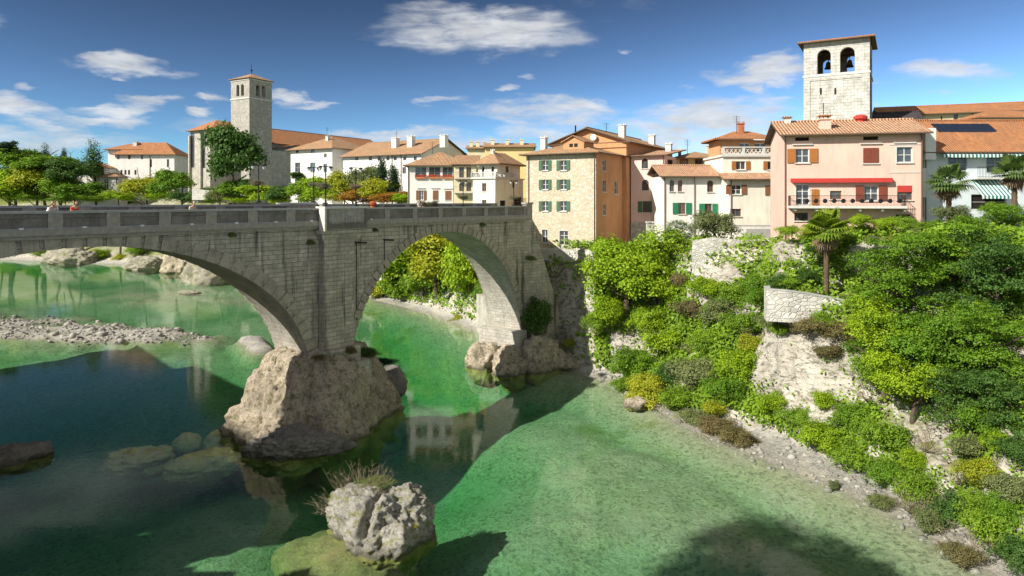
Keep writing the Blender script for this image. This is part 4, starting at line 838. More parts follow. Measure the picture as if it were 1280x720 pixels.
# ---- bell tower on the right
h = House('bell_tower', 'square pale stone bell tower with two arched openings above the salmon house', (42.9, 100), U1, 16, 'bell tower'); z1 = 42.9 - 16 + .1; W_ = 8.6
tw = h.wall(0, 0, W_, W_, 0, z1, M['belfry'], [('f', 1021.5, 62.5, 1038.5, 91.5, 'oa'), ('f', 1050, 59.5, 1068.5, 89, 'oa'), ('b', 1029, 76, 1041, 97, 'oa'), ('b', 1059, 71, 1071, 94, 'oa'), ('R', 1.7, z1-5.1, 3.5, z1-1.8, 'oa'), ('R', 4.9, z1-5.1, 6.7, z1-1.8, 'oa'), ('L', 1.7, z1-5.1, 3.5, z1-1.8, 'oa'), ('L', 4.9, z1-5.1, 6.7, z1-1.8, 'oa')], thick=.9)
h.roof('hip', 0, 0, W_, W_, z1, 1.0, M['tile'], .7); mb = MB(); zl = h.ray(1045, 92.5, 'f', 0)[1]
mb.box(-.14, -.14, zl-.2, W_+.14, -.002, zl+.1); mb.box(-.14, W_+.002, zl-.2, W_+.14, W_+.14, zl+.1); mb.box(W_+.002, -.14, zl-.2, W_+.14, W_, zl+.1); mb.box(-.14, 0, zl-.2, -.002, W_, zl+.1); h.add(mb, 'string_course', M['marble'])
mb = MB(); mb.box(.9, .9, zl-.5, W_-.9, W_-.9, zl-.2); h.add(mb, 'belfry_floor', M['wood'])
mb = MB()
for a, b in ((.0, .9), (W_-.9, W_)): mb.box(a, -.09, 6, b, -.003, zl-.25); 
mb.box(.9, -.09, zl-.75, W_-.9, -.003, zl-.25); h.add(mb, 'corner_pilaster', M['belfry'])
mb = MB()
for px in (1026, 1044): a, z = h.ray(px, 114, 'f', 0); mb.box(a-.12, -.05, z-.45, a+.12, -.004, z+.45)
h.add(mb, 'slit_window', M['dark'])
for x in (2.9, 5.8):
    mb = MB(); k = 8
    prof = [(.05, 0), (.28, -.08), (.36, -.45), (.45, -.85), (.62, -1.1)]
    for (r0, za_), (r1, zb_) in zip(prof, prof[1:]): mb.tube((x, 4.3, z1-2.2+za_), (x, 4.3, z1-2.2+zb_), r0*.95, r1*.95, 10, cap=False)
    mb.tube((x, 4.3, z1-2.2), (x, 4.3, z1-1.6), .05); b_ = h.add(mb, 'bell', M['brass'])
mb = MB(); mb.box(.9, 4.15, z1-1.65, W_-.9, 4.45, z1-1.35); h.add(mb, 'bell_beam', M['wood'])
mb = MB(); mb.tube((W_+.12, .6, 4), (W_+.12, .6, z1), .06); h.add(mb, 'lightning_rod', M['iron'])

# ================= left bank of the town, beyond the bridge
# church: choir, nave, tower
C0 = Vector((-93.5, 212)); A = C0 - Vector(U1) * 14.9
h = House('church', 'big grey stone church with tall narrow windows and a long orange roof', A, U1, 19, 'church'); 
zc = lambda z: z - 19; LW = dict(fm=M['lead'], sill=False, bars=6)
h.wall(4.0, 0, 14.9, 18, 0, zc(42.2), M['churchstone'], [('f', 238, 166.5, 243.2, 209.5, 'a', LW), ('f', 251, 166.5, 256.8, 210, 'a', LW)]); h.roof('hip', 4.0, 0, 14.9, 18, zc(42.4), 3.2, M['tile'], .9)
h.wall(-.5, 3.0, 4.0, 14, 0, zc(39), M['churchstone'], [('F', 1.2, zc(30), 2.3, zc(37), 'a', LW)], name='apse_wall'); h.roof('sf', -.5, 3.0, 4.0, 14, zc(39.0), 2.2, M['tile'], .6, name='apse_roof')
mb = MB()
for x in (4.0, 9.6, 14.3): mb.box(x, -.7, 0, x+.6, -.003, zc(40.5))
h.add(mb, 'buttress', M['churchstone'])
h.wall(-1, 14.5, 16.5, 80, 0, zc(39.5), M['towerstone'], [('R', 22+i*8, zc(28), 23.6+i*8, zc(36), 'a', LW) for i in range(6)], gable=('y', 5.5), name='nave_wall'); h.roof('gy', -1, 14.5, 16.5, 80, zc(39.5), 5.5, M['tile'], .8, name='nave_roof')
h.wall(14.9, 17, 20.5, 30, 0, zc(36.5), M['churchstone'], name='chapel_wall'); h.roof('sf', 14.9, 17, 20.5, 30, zc(36.5), 2.6, M['tile'], .4, name='chapel_roof')
T = C0 + Vector(U1)*-.7 + Vector((.5,.866))*7.4
h = House('church_tower', 'slender grey stone church tower with paired arched openings, left of the picture', T, U1, 19, 'church tower'); z1 = 58.7 - 19; W_ = 8.8
def prs(fc): return [(fc, 2.6, z1-5.6, 4.0, z1-1.9, 'oa'), (fc, 4.8, z1-5.6, 6.2, z1-1.9, 'oa')]
h.wall(0, 0, W_, W_, 0, z1, M['towerstone'], prs('F')+prs('R')+prs('B')+prs('L'), thick=.9); rf = h.roof('hip', 0, 0, W_, W_, z1, 2.0, M['tile2'], .5)
mb = MB()
for zz in (z1-6.6, z1-.7): mb.box(-.2, -.2, zz, W_+.2, -.003, zz+.35); mb.box(W_+.003, -.2, zz, W_+.2, W_+.2, zz+.35); mb.box(-.2, 0, zz, -.003, W_+.2, zz+.35)
h.add(mb, 'string_course', M['marble']); mb = MB(); mb.tube((W_/2, W_/2, z1+2), (W_/2, W_/2, z1+5.5), .12, .05); mb.ball((W_/2, W_/2, z1+3.3), .35, .35, .35); mb.build('finial', M['iron'], rf)
mb = MB(); mb.box(.9, .9, z1-6.4, W_-.9, W_-.9, z1-6.1); h.add(mb, 'belfry_floor', M['wood'])
# convent
WS = dict(sill=False, fm=M['lead'])
h = House('convent', 'long white convent with an orange hip roof left of the church', (-146.9, 251.5), (1, 0), 19.5, 'building'); z1 = 37.3 - 19.5
h.wall(0, 0, 22.0, 12, 0, z1, M['white'], [('f', x, 194, x+3, 199, 'w', WS) for x in (146.5, 160, 176)] + [('f', 187, 199, 190, 209, 'w', WS), ('f', 208.5, 199, 211.5, 209, 'w', WS)] + [('f', x, 212.5, x+2.6, 218.5, 'w', WS) for x in (150.5, 155.5, 160, 168)])
rf = h.roof('hip', 0, 0, 22.0, 12, z1, 4.3, M['tile'], .9); h.wall(-4.3, 3, 0, 13, 0, z1+1.9, M['white'], name='side_wing'); h.roof('hip', -4.3, 3, 8, 13, z1+1.9, 2.0, M['tile'], 1.2, name='wing_roof'); h.chimney(5.2, 4.6, z1+2.6, 1.4, 2.0, rf); h.pipe(13, 0, 0, z1, .12)
h = House('small_white_house', 'small white house with two rows of tiny windows left of the convent', (-156.2, 244), (1, 0), 17.5); z1 = 31.8 - 17.5
h.wall(0, 0, 9.8, 9, 0, z1, M['white'], [('f', x, 210, x+2.2, 215.5, 'w', WS) for x in (100.5, 108.5, 113.5, 118.5, 123.2)] + [('f', x, 228, x+1.8, 232, 'w', WS) for x in (103.5, 109, 115.5, 121.5)]); h.roof('hip', 0, 0, 9.2, 9, z1, 1.9, M['tile'], .9)
h = House('porch_building', 'small porch with a tiled lean-to roof between the small white house and the convent', (-145.7, 240), (1, 0), 17.5, 'building'); z1 = 28.4 - 17.5
h.wall(0, 0, 6.6, 6, 0, z1, M['greyplaster'], [('f', 130, 222, 135.5, 238, 'w', dict(sill=False)), ('f', 145, 223, 148, 231, 'w', WS)]); h.roof('hip', 0, 0, 6.6, 6, z1, 1.2, M['tile2'], .7)
# white block, long row
cx = Vector((-47.6, 180)); A = cx - Vector(U1)*15.6
h = House('hipped_white_house', 'white hip-roofed house right of the church behind the bridge lamps', A, U1, 18); z1 = 34.0 - 18; WW = dict(fm=M['greyplaster'], trim=M['greyplaster'])
h.wall(0, 0, 15.6, 16, 0, z1, M['white'], [('f', 369, 203.5, 375, 215, 'w', WW), ('f', 388, 203.5, 394, 215, 'w', WW), ('f', 404.5, 205, 408.8, 215, 'w', WW), ('f', 369.5, 186.5, 373.2, 191, 'w', WS), ('f', 388.6, 186.5, 393, 191, 'w', WS), ('f', 405, 192, 408.5, 196.8, 'w', WS),
  ('f', 369, 224, 375, 234, 'w', WW), ('f', 388, 224, 394, 234, 'w', WW), ('r', 430.3, 192.5, 435, 197.5, 'w', WS), ('r', 430, 204.5, 437.5, 215, 'w', WW)]); rf = h.roof('hip', 0, 0, 15.6, 16, z1, 3.6, M['tile2'], 1.0); h.chimney(9, 5, z1+1.7, .9, 1.8, rf)
B = Vector((-20.7, 155)); A = B - Vector(U1)*24
h = House('long_white_house', 'long white house with three chimneys and small windows behind the cypresses', A, U1, 18); z1 = 30.7 - 18
h.wall(0, 0, 24, 19, 0, z1, M['white'], [('f', x, 195.5, x+4, 200.5, 'w', WS) for x in (444, 461, 472, 483, 492, 504, 517)] + [('f', x, 209, x+4.5, 217, 'w', WS) for x in (461, 472, 503)], gable=('x', 3.8)); rf = h.roof('gx', 0, 0, 24, 19, z1, 3.8, M['tile2'], .8)
for px, hh in ((494.5, 1.9), (514, 2.1), (555, 1.9)):
    x = h.ray(px, 180, 'f', 5)[0]; h.chimney(x, 5, z1+1.5, 1.4, hh+.8, rf, M['white'])
h.pipe(15.5, 0, 0, z1, .09); h.pipe(18.2, 0, 0, z1, .09)
# link wing joining them
h = House('link_house', 'white wing with small windows joining the hip-roofed house and the long house', (-47.2, 182.5), (.95, -.3), 18); z1 = 31.2 - 18
h.wall(.2, 2, 9.5, 10, 0, z1, M['white'], [('f', 447, 195, 451, 200, 'w', WS), ('f', 455.5, 196, 459.5, 200, 'w', WS)]); h.roof('gx', -2, 2, 10.5, 12, z1, 3.0, M['tile2'], .8)
# terrace house with flower boxes
h = House('flower_box_house', 'white house with three open loggia bays and red flower boxes at the street', (-18.4, 120), (1, 0), 16.5); z1 = 26.25 - 16.5
FW = dict(flowers=1, fm=M['marble'], sill=False); BB = dict(sh=M['brownwood'], hood=1, fm=M['brownwood'])
h.wall(0, 0, 8.15, 10, 0, z1, M['white'], [('f', 519, 208.5, 533, 223, 'w', FW), ('f', 536, 208.5, 550.5, 223, 'w', FW), ('f', 553.2, 208.5, 566, 223, 'w', FW), ('f', 523.5, 238, 529.5, 250, 'w', dict(sh=M['brownwood'], sw=.45, hood=1)), ('f', 541, 238, 547.5, 250, 'c', BB), ('f', 556.5, 238.5, 564, 250, 'c', BB)])
h.roof('hip', 0, 0, 10.5, 10, z1, 2.4, M['tile2'], .7); h.pipe(.1, 0, 0, z1, .07); h.pipe(8.1, 0, 0, z1, .07)
h = House('balcony_house', 'narrow recessed pale yellow house with stacked balconies between two lighter houses', (-10.2, 119.2), (1, 0), 16.5); z1 = 26.2 - 16.5
h.wall(0, 0, 3.9, 8, 0, z1, M['pale_yellow'], [('f', 574, 209, 580, 222, 'w', WS), ('f', 583, 209, 589, 222, 'w', WS), ('f', 574, 228, 580, 239, 'w', WS), ('f', 583, 228, 589, 239, 'w', WS)]); h.roof('sf', 0, 0, 3.9, 8, z1, 2.0, M['tile2'], .4)
for py in (222.5, 240.5):
    zz = h.ray(580, py, 'f', -1)[1]; mb = MB(); mb.box(.05, -1.0, zz-.12, 3.4, -.003, zz); h.add(mb, 'balcony', M['marble']); h.railing(.1, -.95, 3.35, -.95, zz, 1.0, step=.2, mat=M['lead'])
B = Vector((-2.6, 105)); A = B - Vector(U1)*4.1
h = House('balustrade_house', 'pale yellow house with a stone balustrade terrace beside the bridge end', A, U1, 16.5); zt = 23.3 - 16.5
h.wall(0, 0, 4.1, 8.9, 0, zt, M['cream'], [('f', 602.5, 229, 608, 239, 'w', dict(fm=M['brownwood'])), ('f', 602.5, 250, 608, 258, 'w', dict(fm=M['brownwood'])), ('r', 640.5, 227, 643.5, 235, 'dark', WS), ('r', 625, 250.5, 632, 258, 'dark', WS), ('r', 643, 246, 652, 258, 'dark', WS)])
mb = MB(); mb.box(-.25, -.25, zt, 4.35, 9.0, zt+.2); h.add(mb, 'terrace_slab', M['marble']); h.baluster(-.1, -.1, 4.2, -.1, zt+.2, .85); h.baluster(4.2, -.1, 4.2, 6.2, zt+.2, .85); h.baluster(-.1, -.1, -.1, 3, zt+.2, .85)
h.wall(.0, 1.6, 3.5, 8.9, zt+.2, zt+2.7, M['cream'], [('F', .6, zt+.3, 1.1, zt+2.0, 'dark', dict(sill=False)), ('F', 2.4, zt+.3, 2.9, zt+2.0, 'dark', dict(sill=False)), ('R', 4.2, zt+.9, 5.2, zt+2.1, 'w', dict(fm=M['brownwood']))], name='upper_wall')
rf = h.roof('hip', -.2, 1.4, 3.7, 8.9, zt+2.7, 1.5, M['tile2'], .6); h.chimney(1.7, 3.2, zt+3.2, .5, 1.3, rf)
mb = MB(); mb.box(4.12, 5.2, 2.6, 5.0, 8.8, 2.75); h.add(mb, 'balcony', M['wood']); h.railing(4.95, 5.25, 4.95, 8.75, 2.75, 1.0, mat=M['wood'])
# roofs behind
for nm, lb, px0, px1, Y, pye, pyr, wm, tm in (('far_ochre_house', 'ochre house with a row of small chimneys behind the balustrade house', 606, 668, 150, 184, 179, 'yellow', 'tile2'), ('far_roof_house', 'distant low roofed house showing between the long white house and the ochre one', 584, 612, 165, 186, 182, 'pale_yellow', 'tile2')):
    a = P(px0, pye, Y); b = P(px1, pye, Y); h = House(nm, lb, (a.x, a.y), (1, 0), 18); z1 = a.z - 18; h.wall(0, 0, b.x-a.x, 8, 0, z1, M[wm]); rf = h.roof('gx', 0, 0, b.x-a.x, 8, z1, (pye-pyr)/F*Y, M[tm], .5)
    for i in range(3): h.chimney((b.x-a.x)*(.15+.3*i), 3, z1+.2, .8, 1.6, rf, M['pale_yellow'])
# near bank houses upstream of the bridge: out of the frame, they shade the left water
for i, (x, y, u, w_, d_, zt_, lb) in enumerate(((-51, 33.0, (-.66, .75), 12.5, 9, 27.0, 'low pale yellow bank house beside the bridgehead on the near bank'), (-59.3, 42.6, (-.70, .71), 15, 11, 33.0, 'tall white bank house nearest the bridge on the near bank'), (-69.9, 53.3, (-.70, .71), 13, 11, 31.5, 'cream bank house in the middle of the near bank row'), (-79.1, 62.6, (-.65, .76), 13, 11, 29.5, 'pale yellow bank house farthest upstream on the near bank'))):
    u_ = Vector(u).normalized(); s0 = Vector((x, y))
    h = House('bank_house', lb, s0, u_, 17.5, group='near bank houses'); z1 = zt_ - 17.5
    ws = [(fc, 1.3+k*2.9, 2+j*3.2, 2.4+k*2.9, 3.6+j*3.2, 'w', GS) for k in range(int(w_/3)) for j in range(int((z1-2)/3.2)) for fc in ('F', 'B')]
    h.wall(0, 0, w_, d_, 0, z1, M[('pale_yellow', 'white', 'cream', 'pale_yellow')[i]], ws); h.roof('hip', 0, 0, w_, d_, z1, 2.0, M['tile'], .6)
def antenna(h, x, y, z, hh, rn):
    mb = MB(); mb.tube((x, y, z), (x, y, z+hh), .035, n=5); k = random.Random(rn)
    for i in range(5): zz = z+hh-.1-i*.22; w_ = .55-.06*i; mb.tube((x-w_, y, zz), (x+w_, y, zz), .018, n=4)
    mb.build('antenna', M['iron'], h)
for o_ in list(bpy.data.objects):
    if o_.name in ('long_white_house', 'salmon_house', 'yellow_house', 'flower_box_house', 'hipped_white_house', 'orange_house', 'cream_house'):
        zz = max(c.matrix_local.translation.z + max(v.co.z for v in c.data.vertices) for c in o_.children if c.name.startswith('roof')); xs_ = [v.co.x for c in o_.children if c.name.startswith('roof') for v in c.data.vertices]; ys_ = [v.co.y for c in o_.children if c.name.startswith('roof') for v in c.data.vertices]
        antenna(o_, min(xs_)*.62+max(xs_)*.38, (min(ys_)+max(ys_))/2, zz-.5, 3.2 if 'long' in o_.name or 'hipped' in o_.name else 2.4, 1)
# ---- garden walls
def gwall(label, pts, z0s, z1s, th, mat, name='garden_wall', cap=None):
    mb = MB(); n = len(pts); Pp = [Vector((*p, 0)) for p in pts]
    nr = []
    for i in range(n):
        d = (Pp[min(i+1, n-1)] - Pp[max(i-1, 0)]).normalized(); nr.append(Vector((-d.y, d.x, 0)) * th)
    o0 = Pp[0].copy()
    for i in range(n-1):
        a, b = Pp[i]-o0, Pp[i+1]-o0; A_ = [a+Vector((0,0,z0s[i])), b+Vector((0,0,z0s[i+1])), b+nr[i+1]+Vector((0,0,z0s[i+1])), a+nr[i]+Vector((0,0,z0s[i]))]
        B_ = [a+Vector((0,0,z1s[i])), b+Vector((0,0,z1s[i+1])), b+nr[i+1]+Vector((0,0,z1s[i+1])), a+nr[i]+Vector((0,0,z1s[i]))]; mb.prism(A_, B_)
    o = mb.build(name, mat); o.location = o0; tag(o, label, 'wall')
    if cap: 
        c = MB()
        for i in range(n-1):
            a, b = Pp[i]-o0, Pp[i+1]-o0; e = .08; A_ = [a-nr[i]*e, b-nr[i+1]*e, b+nr[i+1]*(1+e), a+nr[i]*(1+e)]
            c.prism([p+Vector((0,0,z1s[i+(k in (1,2))]+.003)) for k, p in enumerate(A_)], [p+Vector((0,0,z1s[i+(k in (1,2))]+.12)) for k, p in enumerate(A_)])
        c.build('coping', cap, o)
    return o
gwall('rough whitewashed stone garden wall below the white and cream houses', [(19.4,73.2),(21.5,72.6),(25,72.3),(28.5,72.4),(31.4,73.2)], [11.0]*5, [15.6,16.0,15.7,16.0,15.7], .6, M['garden'])
gwall('curved low stone terrace wall with a pale coping in front of the tall palm', [P(955,0,59.5).xy, P(958,0,57.8).xy, P(985,0,57.2).xy, P(1010,0,57).xy, P(1040,0,56.6).xy, P(1076,0,56).xy], [9.7]*6, [12.4,12.35,12.3,12.1,11.8,11.4], .45, M['garden'], cap=M['coping'])
gwall('plain white wall with a pale coping under the cream house windows', [P(916,0,80.5).xy, P(990,0,80.5).xy], [13.5,13.5], [16.9,16.9], .3, M['white'], cap=M['coping'])
gwall('grey garden gate panel in the white wall below the cream house', [P(933,0,79.9).xy, P(967,0,79.9).xy], [14.2,14.2], [16.6,16.6], .12, M['coping'], name='garden_gate')
gwall('low stone wall under the stone house terrace', [P(668,0,91).xy, P(735,0,86.6).xy], [12,12], [13.6,13.6], .4, M['garden'])
mb = MB(); p = P(812.5, 0, 86); mb.box(-.42, -.42, 0, .42, .42, 4.2); mb.box(-.5, -.5, 4.2, .5, .5, 4.4); o = mb.build('stone_pillar', M['garden'], label='square stone gate pillar in front of the pink house', cat='pillar'); o.location = (p.x, p.y, 12.9)
gwall('ruined low stone wall among the bushes below the church', [P(240,0,192).xy, P(262,0,190).xy], [20,20], [23.2,22.6], 1.2, M['garden'])
gwall('long low stone terrace wall below the big tree left of the lamps', [P(290,0,196).xy, P(366,0,190).xy], [19,19], [23.4,22.6], 1.0, M['garden'])
# ------------------------------------------------------------------ vegetation
def crownmesh(name, style, n, leaf, seed):
    """unit-radius crown of leaf quads; leaves gather in clumps, clumps sit on uneven lobes"""
    r = np.random.RandomState(seed); pts = []; nrm = []
    if style == 'broad': lob = [(0,0,0,.72)] + [(r.uniform(-.62,.62), r.uniform(-.62,.62), r.uniform(-.45,.55), r.uniform(.26,.46)) for _ in range(15)]
    elif style == 'bush': lob = [(0,0,-.1,.62)] + [(r.uniform(-.65,.65), r.uniform(-.65,.65), r.uniform(-.35,.35), r.uniform(.22,.42)) for _ in range(12)]
    elif style == 'layer': lob = [(r.uniform(-.7,.7), r.uniform(-.7,.7), r.uniform(-.75,.75), r.uniform(.26,.44)) for _ in range(26)]
    elif style == 'conifer': lob = [(.0,0,-.9+1.8*k/16, .42*(1-k/17)+.06) for k in range(17)]
    elif style == 'cypress': lob = [(r.uniform(-.03,.03),r.uniform(-.03,.03),-1+2*k/14, .17*math.sin(math.pi*min(1,(k+1.5)/15.5))**.6+.02) for k in range(15)]
    else: lob = [(0,0,0,.8)]
    lob = np.array(lob); wt = lob[:, 3]**2; wt /= wt.sum(); flat = {'layer': .7, 'conifer': .35, 'cypress': 1.1}.get(style, .85)
    per = 14; nc = n // per; li = r.choice(len(lob), nc, p=wt); d = r.normal(size=(nc, 3)); d /= np.linalg.norm(d, axis=1)[:, None]
    d[:, 2] = np.where(d[:, 2] < -.3, -d[:, 2]*.6, d[:, 2]) if style != 'bush' else np.abs(d[:, 2])*np.where(r.rand(nc) < .8, 1, -1)
    rad = (r.uniform(.0, 1, nc) ** .22); cl = lob[li, :3] + d * (lob[li, 3] * rad)[:, None] * np.array([1, 1, flat])
    if style == 'ball': d = r.normal(size=(nc, 3)); d /= np.linalg.norm(d, axis=1)[:, None]; cl = d * (.88 + .1 * r.rand(nc))[:, None]
    cp = np.repeat(cl, per, 0); dn = np.repeat(d, per, 0); m = len(cp)
    sp = leaf * 2.1; pos = cp + r.normal(size=(m, 3)) * sp * np.array([1, 1, .5 if style in ('layer', 'conifer') else .75])
    nn = dn * .8 + r.normal(size=(m, 3)) * .55 + np.array([0, 0, .45]); nn /= np.linalg.norm(nn, axis=1)[:, None]
    t = np.cross(nn, r.normal(size=(m, 3))); t /= np.linalg.norm(t, axis=1)[:, None]; b = np.cross(nn, t); s = leaf * r.uniform(.6, 1.3, m)[:, None]
    asp = .6 if style != 'conifer' else .3
    v = np.stack([pos - t*s, pos + b*s*asp + nn*s*.15, pos + t*s, pos - b*s*asp + nn*s*.15], 1).reshape(-1, 3); f = np.arange(m*4).reshape(-1, 4)
    o = rawmesh(name, v, f, M['leafA']); me = o.data; bpy.data.objects.remove(o); return me
CR = {'big': [crownmesh('crown', 'broad', 15000, .028, 1), crownmesh('crown', 'broad', 15000, .028, 2)], 'layer': [crownmesh('crown', 'layer', 17000, .024, 3), crownmesh('crown', 'layer', 17000, .024, 4)],
      'bush': [crownmesh('foliage', 'bush', 10000, .034, 5), crownmesh('foliage', 'bush', 10000, .036, 6), crownmesh('foliage', 'bush', 9000, .032, 7)], 'far': [crownmesh('crown', 'broad', 9000, .055, 8), crownmesh('crown', 'broad', 9000, .055, 9)],
      'conifer': [crownmesh('crown', 'conifer', 5000, .05, 10)], 'cypress': [crownmesh('crown', 'cypress', 4000, .03, 11)], 'ball': [crownmesh('foliage', 'ball', 7000, .035, 12)]}
def trunkmesh(seed, h, r, limbs=5, name='trunk', spread=.6):
    rn = random.Random(seed); mb = MB(); p = Vector((0, 0, -h)); pts = [p]
    for i in range(4): p = p + Vector((rn.uniform(-.06,.06)*h, rn.uniform(-.06,.06)*h, h/4)); pts.append(p)
    mb.path(pts, r, r*.5, 7)
    for i in range(limbs):
        a = rn.uniform(0, 6.28); s = pts[2 + i % 3]; q = [s]; 
        for k in range(3): s = s + Vector((math.cos(a)*spread*.33, math.sin(a)*spread*.33, rn.uniform(.12,.3)*spread)); a += rn.uniform(-.4,.4); q.append(s)
        mb.path(q, r*.45, r*.1, 5)
    return mb
CNT = {}
_by = {}
def bankY(px):
    Y = np.arange(95, 330, 1.0); X = (px - HX)/F*Y; riv = inpoly(X, Y, POLY); k = np.nonzero(riv)[0]
    return float(Y[k[-1]] + 4) if len(k) else 100
def plant(kind, label, px, py, Y, rx, mat, ry=None, name=None, cat=None, group=None, trunk=True, base=None, wid=None):
    """crown centre at picture (px,py) and distance Y; rx, ry half sizes in picture pixels"""
    if px > -100 and px < 640 and Y > 100: Y = max(Y, bankY(px) + rx/F*Y*.4)
    ry = ry or rx; c = P(px, py, Y); R_ = rx/F*Y; RZ = ry/F*Y; CNT[kind] = CNT.get(kind, 0) + 1
    name = name or ('tree' if kind in ('big', 'layer', 'far', 'conifer', 'cypress') else 'bush'); cat = cat or name.replace('_', ' ')
    g = max(gz(c.x, c.y), 0) if base is None else base
    if not trunk and R_ < 1e9:
        me = CR[kind][CNT[kind] % len(CR[kind])]; o = bpy.data.objects.new(name, me); COL.objects.link(o); o.location = c; o.scale = (R_/.95, R_*.9, RZ/.95) if wid is None else (R_/wid, R_/wid, RZ/.95)
        o.rotation_euler = (0, 0, random.uniform(0, 6.28)); o.material_slots[0].link = 'OBJECT'; o.material_slots[0].material = M[mat]; return tag(o, label, cat, group)
    r0 = empty(name, (c.x, c.y, g), label=label, cat=cat, group=group)
    me = CR[kind][CNT[kind] % len(CR[kind])]; o = bpy.data.objects.new('crown', me); COL.objects.link(o); o.parent = r0; o.location = (0, 0, c.z - g)
    sx = R_/.95 if wid is None else R_/wid; o.scale = (sx, sx, RZ/.95); o.rotation_euler = (0, 0, random.uniform(0, 6.28)); o.material_slots[0].link = 'OBJECT'; o.material_slots[0].material = M[mat]
    hh = max(c.z - g, .5); t = trunkmesh(CNT[kind]*7+3, hh, max(.12, R_*.07), 6, spread=R_*.75).build('trunk', M['bark'], r0); t.location = (0, 0, hh); return r0
# --- right bank, nearest the stone house
plant('big', 'bright green leafy tree hanging over the cliff beside the stone house', 782, 340, 78, 68, 'leafA', 60, cat='tree')
plant('big', 'bright green round-headed tree crown just right of the stone house', 822, 352, 77, 38, 'leafA', 36, cat='tree')
plant('bush', 'bright green bush hanging under the big leafy tree, above the white rock', 762, 388, 78, 32, 'leafA', 30, trunk=False)
plant('bush', 'light green bush tumbling left beneath the big leafy tree', 745, 402, 78, 20, 'leafI', 24, trunk=False)
plant('bush', 'green bush at the lower right foot of the big leafy tree', 808, 398, 75, 28, 'leafA', 26, trunk=False)
plant('bush', 'dark green ivy bush growing on the bridge abutment', 672, 398, 81.2, 27, 'leafC', 40, trunk=False)
plant('bush', 'small dry bush at the foot of the abutment', 692, 432, 82, 14, 'leafH', 14, trunk=False)
plant('bush', 'small green bush on the river wall under the right arch', 634, 390, 90, 9, 'leafA', 9, trunk=False)
plant('bush', 'green bush on the boulders at the foot of the right arch', 646, 428, 84, 14, 'leafB', 11, trunk=False)
plant('bush', 'small bright bush on the cliff right of the abutment bush', 712, 428, 82, 10, 'leafE', 10, trunk=False)
# --- middle green slope
G1 = 'bushes covering the middle of the green bank'
mid = [(800,455,'leafB',34,'broad mid green bush'),(835,430,'leafA',32,'bright green bush'),(868,465,'leafD',36,'large grey-green bush'),(812,490,'leafE',30,'yellow-green bush'),(848,500,'leafI',26,'mid green bush'),(886,425,'leafI',30,'mid green bush'),
 (920,455,'leafA',32,'bright green bush'),(905,488,'leafB',26,'mid green bush'),(862,385,'leafH',22,'grey-brown bush'),(896,388,'leafD',28,'grey-green bush'),(930,405,'leafI',26,'mid green bush'),(885,358,'leafA',26,'bright green bush'),(918,370,'leafI',26,'mid green bush'),
 (945,356,'leafB',24,'mid green bush'),(978,352,'leafC',22,'deep green bush'),(955,372,'leafB',22,'mid green bush'),(850,350,'leafH',16,'brownish bush'),(985,352,'leafI',18,'mid green bush'),(1010,345,'leafC',16,'deep green bush'),(940,430,'leafE',20,'yellow-green bush'),(780,480,'leafI',18,'mid green bush'),(835,465,'leafC',24,'deep green bush')]
where = ['at the lower left of the middle bank, above the sand','below the big leafy tree on the middle bank','in the centre of the middle bank','low on the middle bank beside the sand spit','at the foot of the middle bank above the reeds','in the upper centre of the middle bank',
 'left of the white rock face','at the lower left corner of the white rock face','under the round-headed tree crown, half withered','left of the curved terrace wall corner, halfway down','just below the left end of the curved terrace wall','under the whitewashed garden wall, left end','under the middle of the whitewashed garden wall',
 'under the right part of the whitewashed garden wall','between the garden wall and the tall palm','directly left of the curved terrace wall','beside the round-headed crown, turning brown','on the terrace left of the tall palm','in the shade right behind the tall palm trunk','at the upper left edge of the white rock face','at the water edge under the white rock patch','in the shaded fold of the middle bank']
for (px, py, mt, r_, lb), wh in zip(mid, where):
    p = hit(px, py + r_*.35); plant('bush', lb + ' ' + wh, px, py, max(p.y - .5, 40), r_*1.12, mt, r_*.95, trunk=False, group=G1)
for px, py, lb, mt in ((895,532,'dry grassy shrub overhanging the water on the middle shore','leafH'),(868,520,'olive shrub left of the dry grassy one on the shore','leafD'),(925,545,'pale dry shrub at the right end of the reedy shore','leafH'),(895,510,'yellow-green shrub above the dry grassy one','leafE')):
    p = hit(px, py+8); plant('bush', lb, px, py, p.y, 26, mt, 18, name='shrub', trunk=False)
# --- right side big trees
RT = [('layer',1120,345,53,60,'leafB',52,'spreading green tree right of the tall palm'),('layer',1190,320,52,62,'leafB',50,'broad olive-green tree below the blue house'),('layer',1255,345,48,58,'leafC',60,'dark layered tree at the right edge below the second palm'),
 ('big',1105,415,51,55,'leafA',44,'bright green tree below the terrace wall end'),('big',1165,420,49,58,'leafB',50,'large mid green tree in the middle of the right bank'),('layer',1240,430,46,62,'leafB',55,'layered green tree at the right edge, halfway down the bank'),
 ('big',1140,478,48,50,'leafA',42,'bright leafy tree above the pale rock strip'),('layer',1205,500,45,55,'leafC',46,'deep green tree right of the pale rock strip'),('layer',1265,510,42,50,'leafC',50,'dark tree at the right edge above the yellow bush'),('layer',1262,290,57,42,'leafB',34,'olive-green treetop directly under the right palm')]
for k, px, py, Y, rx, mt, ry, lb in RT: plant(k, lb, px, py, Y, rx, mt, ry)
